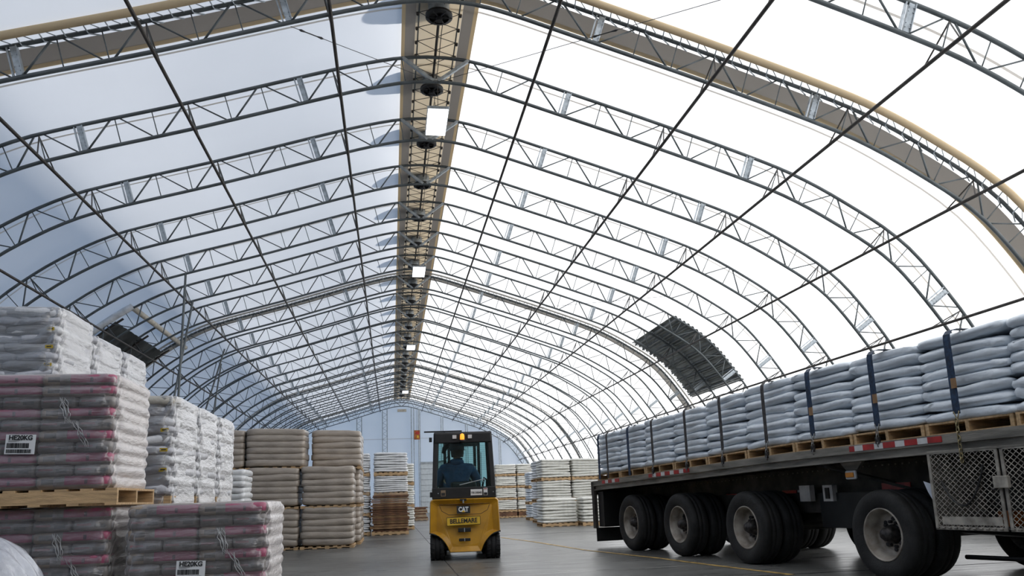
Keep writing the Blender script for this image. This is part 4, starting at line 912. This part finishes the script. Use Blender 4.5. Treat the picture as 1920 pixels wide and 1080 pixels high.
# mast and forks
for x in (-.30, .30):
    for dx_ in (0, .07): MB().box(x+dx_*(-1 if x > 0 else 1)-.025, x+dx_*(-1 if x > 0 else 1)+.025, 1.52, 1.62, .08, 1.93).obj('mast_rail', M['hub'], fk)
for z in (.4, 1.1, 1.86): MB().box(-.3, .3, 1.54, 1.6, z, z+.07).obj('mast_crossbar', M['hub'], fk)
for x in (.13, .21): MB().path([(x, 1.5, .2), (x, 1.5, 1.5)], .035, 10).obj('lift_cylinder', M['galv'], fk)
for z in (.15, .5): MB().box(-.48, .48, 1.66, 1.70, z, z+.08).obj('fork_carriage', M['hub'], fk)
for x in (-.28, .28): MB().box(x-.05, x+.05, 1.70, 1.74, .06, .55).obj('fork', M['hub'], fk); MB().box(x-.05, x+.05, 1.70, 2.75, .05, .085).obj('fork_tine', M['hub'], fk)

# ------------------------------------------------------------------ driver
def skin_obj(name, nodes, edges, m, parent, sub=2):
    me = bpy.data.meshes.new(name); me.from_pydata([n_[0] for n_ in nodes], edges, []); o = bpy.data.objects.new(name, me); COL.objects.link(o)
    sk = o.modifiers.new('s', 'SKIN'); sk.use_smooth_shade = True
    for i, n_ in enumerate(nodes):
        r = n_[1]; r = r if isinstance(r, tuple) else (r, r); me.skin_vertices[0].data[i].radius = r
    me.skin_vertices[0].data[0].use_root = True
    sb = o.modifiers.new('u', 'SUBSURF'); sb.levels = sub; sb.render_levels = sub
    bpy.context.view_layer.update(); dg = bpy.context.evaluated_depsgraph_get(); m2 = bpy.data.meshes.new_from_object(o.evaluated_get(dg))
    bpy.data.objects.remove(o); m2.materials.clear(); m2.materials.append(m); m2.polygons.foreach_set('use_smooth', [True]*len(m2.polygons))
    return link(name, m2, parent)
pr = thing('person', (fk.matrix_basis @ Vector((-.10, .68, .92)))[:], 'driver in dark blue hooded jacket and cap seated in the forklift cab, seen from behind', 'person', None, math.radians(-4))
pr.scale = (1.12, 1.1, 1.1)
# nodes in the driver's frame: seat at z=0, facing +y
N_ = [((0, 0, .09), (.15, .12)), ((0, -.02, .28), (.13, .10)), ((0, -.04, .45), (.15, .10)), ((0, -.03, .55), (.085, .07)), ((0, -.01, .62), (.05, .052)), ((.01, .02, .70), (.082, .09)), ((.01, .02, .79), (.078, .086)),
      ((-.17, -.03, .50), .058), ((-.25, .03, .34), .048), ((-.20, .20, .24), .038), ((-.14, .30, .26), .028),
      ((.17, -.03, .50), .058), ((.27, .03, .33), .048), ((.24, .20, .23), .038), ((.18, .30, .25), .028),
      ((-.10, .10, .07), .085), ((-.13, .42, .08), .06), ((-.14, .46, -.30), .045), ((-.14, .56, -.36), .035),
      ((.10, .10, .07), .085), ((.13, .42, .08), .06), ((.14, .46, -.30), .045), ((.14, .56, -.36), .035)]
E_ = [(0, 1), (1, 2), (2, 3), (3, 4), (4, 5), (5, 6), (2, 7), (7, 8), (8, 9), (9, 10), (2, 11), (11, 12), (12, 13), (13, 14), (0, 15), (15, 16), (16, 17), (17, 18), (0, 19), (19, 20), (20, 21), (21, 22)]
for (hi, s) in ((10, -1), (14, 1)):
    hx, hy, hz = N_[hi][0]
    for f_ in range(4):
        b0 = len(N_); ox = (f_-1.5)*.016
        N_ += [((hx+ox-s*.01, hy+.045, hz+.012), .008), ((hx+ox-s*.012, hy+.075-.004*abs(f_-1.5), hz), .0075), ((hx+ox-s*.012, hy+.07, hz-.025), .0065)]; E_ += [(hi, b0), (b0, b0+1), (b0+1, b0+2)]
    b0 = len(N_); N_ += [((hx-s*.035, hy+.02, hz-.005), .009), ((hx-s*.045, hy+.05, hz-.012), .0075)]; E_ += [(hi, b0), (b0, b0+1)]
body = skin_obj('body', N_, E_, M['skin'], pr)
# face details join the body mesh side of the head
mb = MB()
mb.path([(.01, .10, .765), (.01, .118, .735), (.01, .105, .725)], [.006, .012, .006], 8)
for s in (-1, 1): mb.lathe([(-.006, 0), (-.006, .012), (.006, .012), (.006, 0)], 12, 'x', (.01+s*.074, .015, .745)); mb.lathe([(.0, 0), (.0, .009), (.008, .006), (.010, 0)], 10, 'y', (.01+s*.028, .088, .765))
mb.path([(-.012, .100, .70), (.01, .105, .697), (.032, .100, .70)], .004, 6)
mb.obj('face', M['skin'], pr, True)
J = [((0, 0, .07), (.185, .155)), ((0, -.02, .25), (.175, .14)), ((0, -.045, .42), (.20, .13)), ((0, -.05, .54), (.12, .095)), ((0, -.035, .61), (.085, .08)), ((-.20, -.03, .47), .088), ((-.285, .03, .30), .075), ((-.225, .17, .22), .06), ((-.16, .27, .25), .048), ((.20, -.03, .47), .088), ((.30, .03, .30), .075), ((.26, .17, .21), .06), ((.20, .27, .24), .048)]
hd = skin_obj('jacket', J, [(0, 1), (1, 2), (2, 3), (3, 4), (2, 5), (5, 6), (6, 7), (7, 8), (2, 9), (9, 10), (10, 11), (11, 12)], M['navy'], pr)
skin_obj('hood', [((-.10, -.06, .575), .045), ((-.05, -.11, .565), .055), ((.03, -.115, .56), .058), ((.10, -.06, .575), .045)], [(0, 1), (1, 2), (2, 3)], M['navy'], pr)
skin_obj('trousers', [((0, .02, .06), (.17, .14)), ((-.10, .12, .06), .10), ((-.13, .42, .07), .075), ((-.14, .46, -.28), .06), ((.10, .12, .06), .10), ((.13, .42, .07), .075), ((.14, .46, -.28), .06)], [(0, 1), (1, 2), (2, 3), (0, 4), (4, 5), (5, 6)], M['denim'], pr)
MB().lathe([(.645, .088), (.70, .098), (.75, .097), (.765, .085)], 24, 'z', (.01, .0, 0)).obj('hair', M['hair'], pr, True)
cp = MB().lathe([(.735, .098), (.75, .107), (.80, .108), (.845, .092), (.877, .05), (.885, 0)], 28, 'z', (.01, .015, 0)).obj('cap', M['capm'], pr, True)
vs = []; fs = []
for j, r in enumerate((.09, .15)):
    for k in range(9): a = math.pi*(.2+.6*k/8)-.35; vs.append((.01+r*math.cos(a), .015+r*1.1*math.sin(a), .765-.012*j))
MB().add(vs, [(k, k+1, 9+k+1, 9+k) for k in range(8)]).obj('cap_peak', M['capm'], pr)
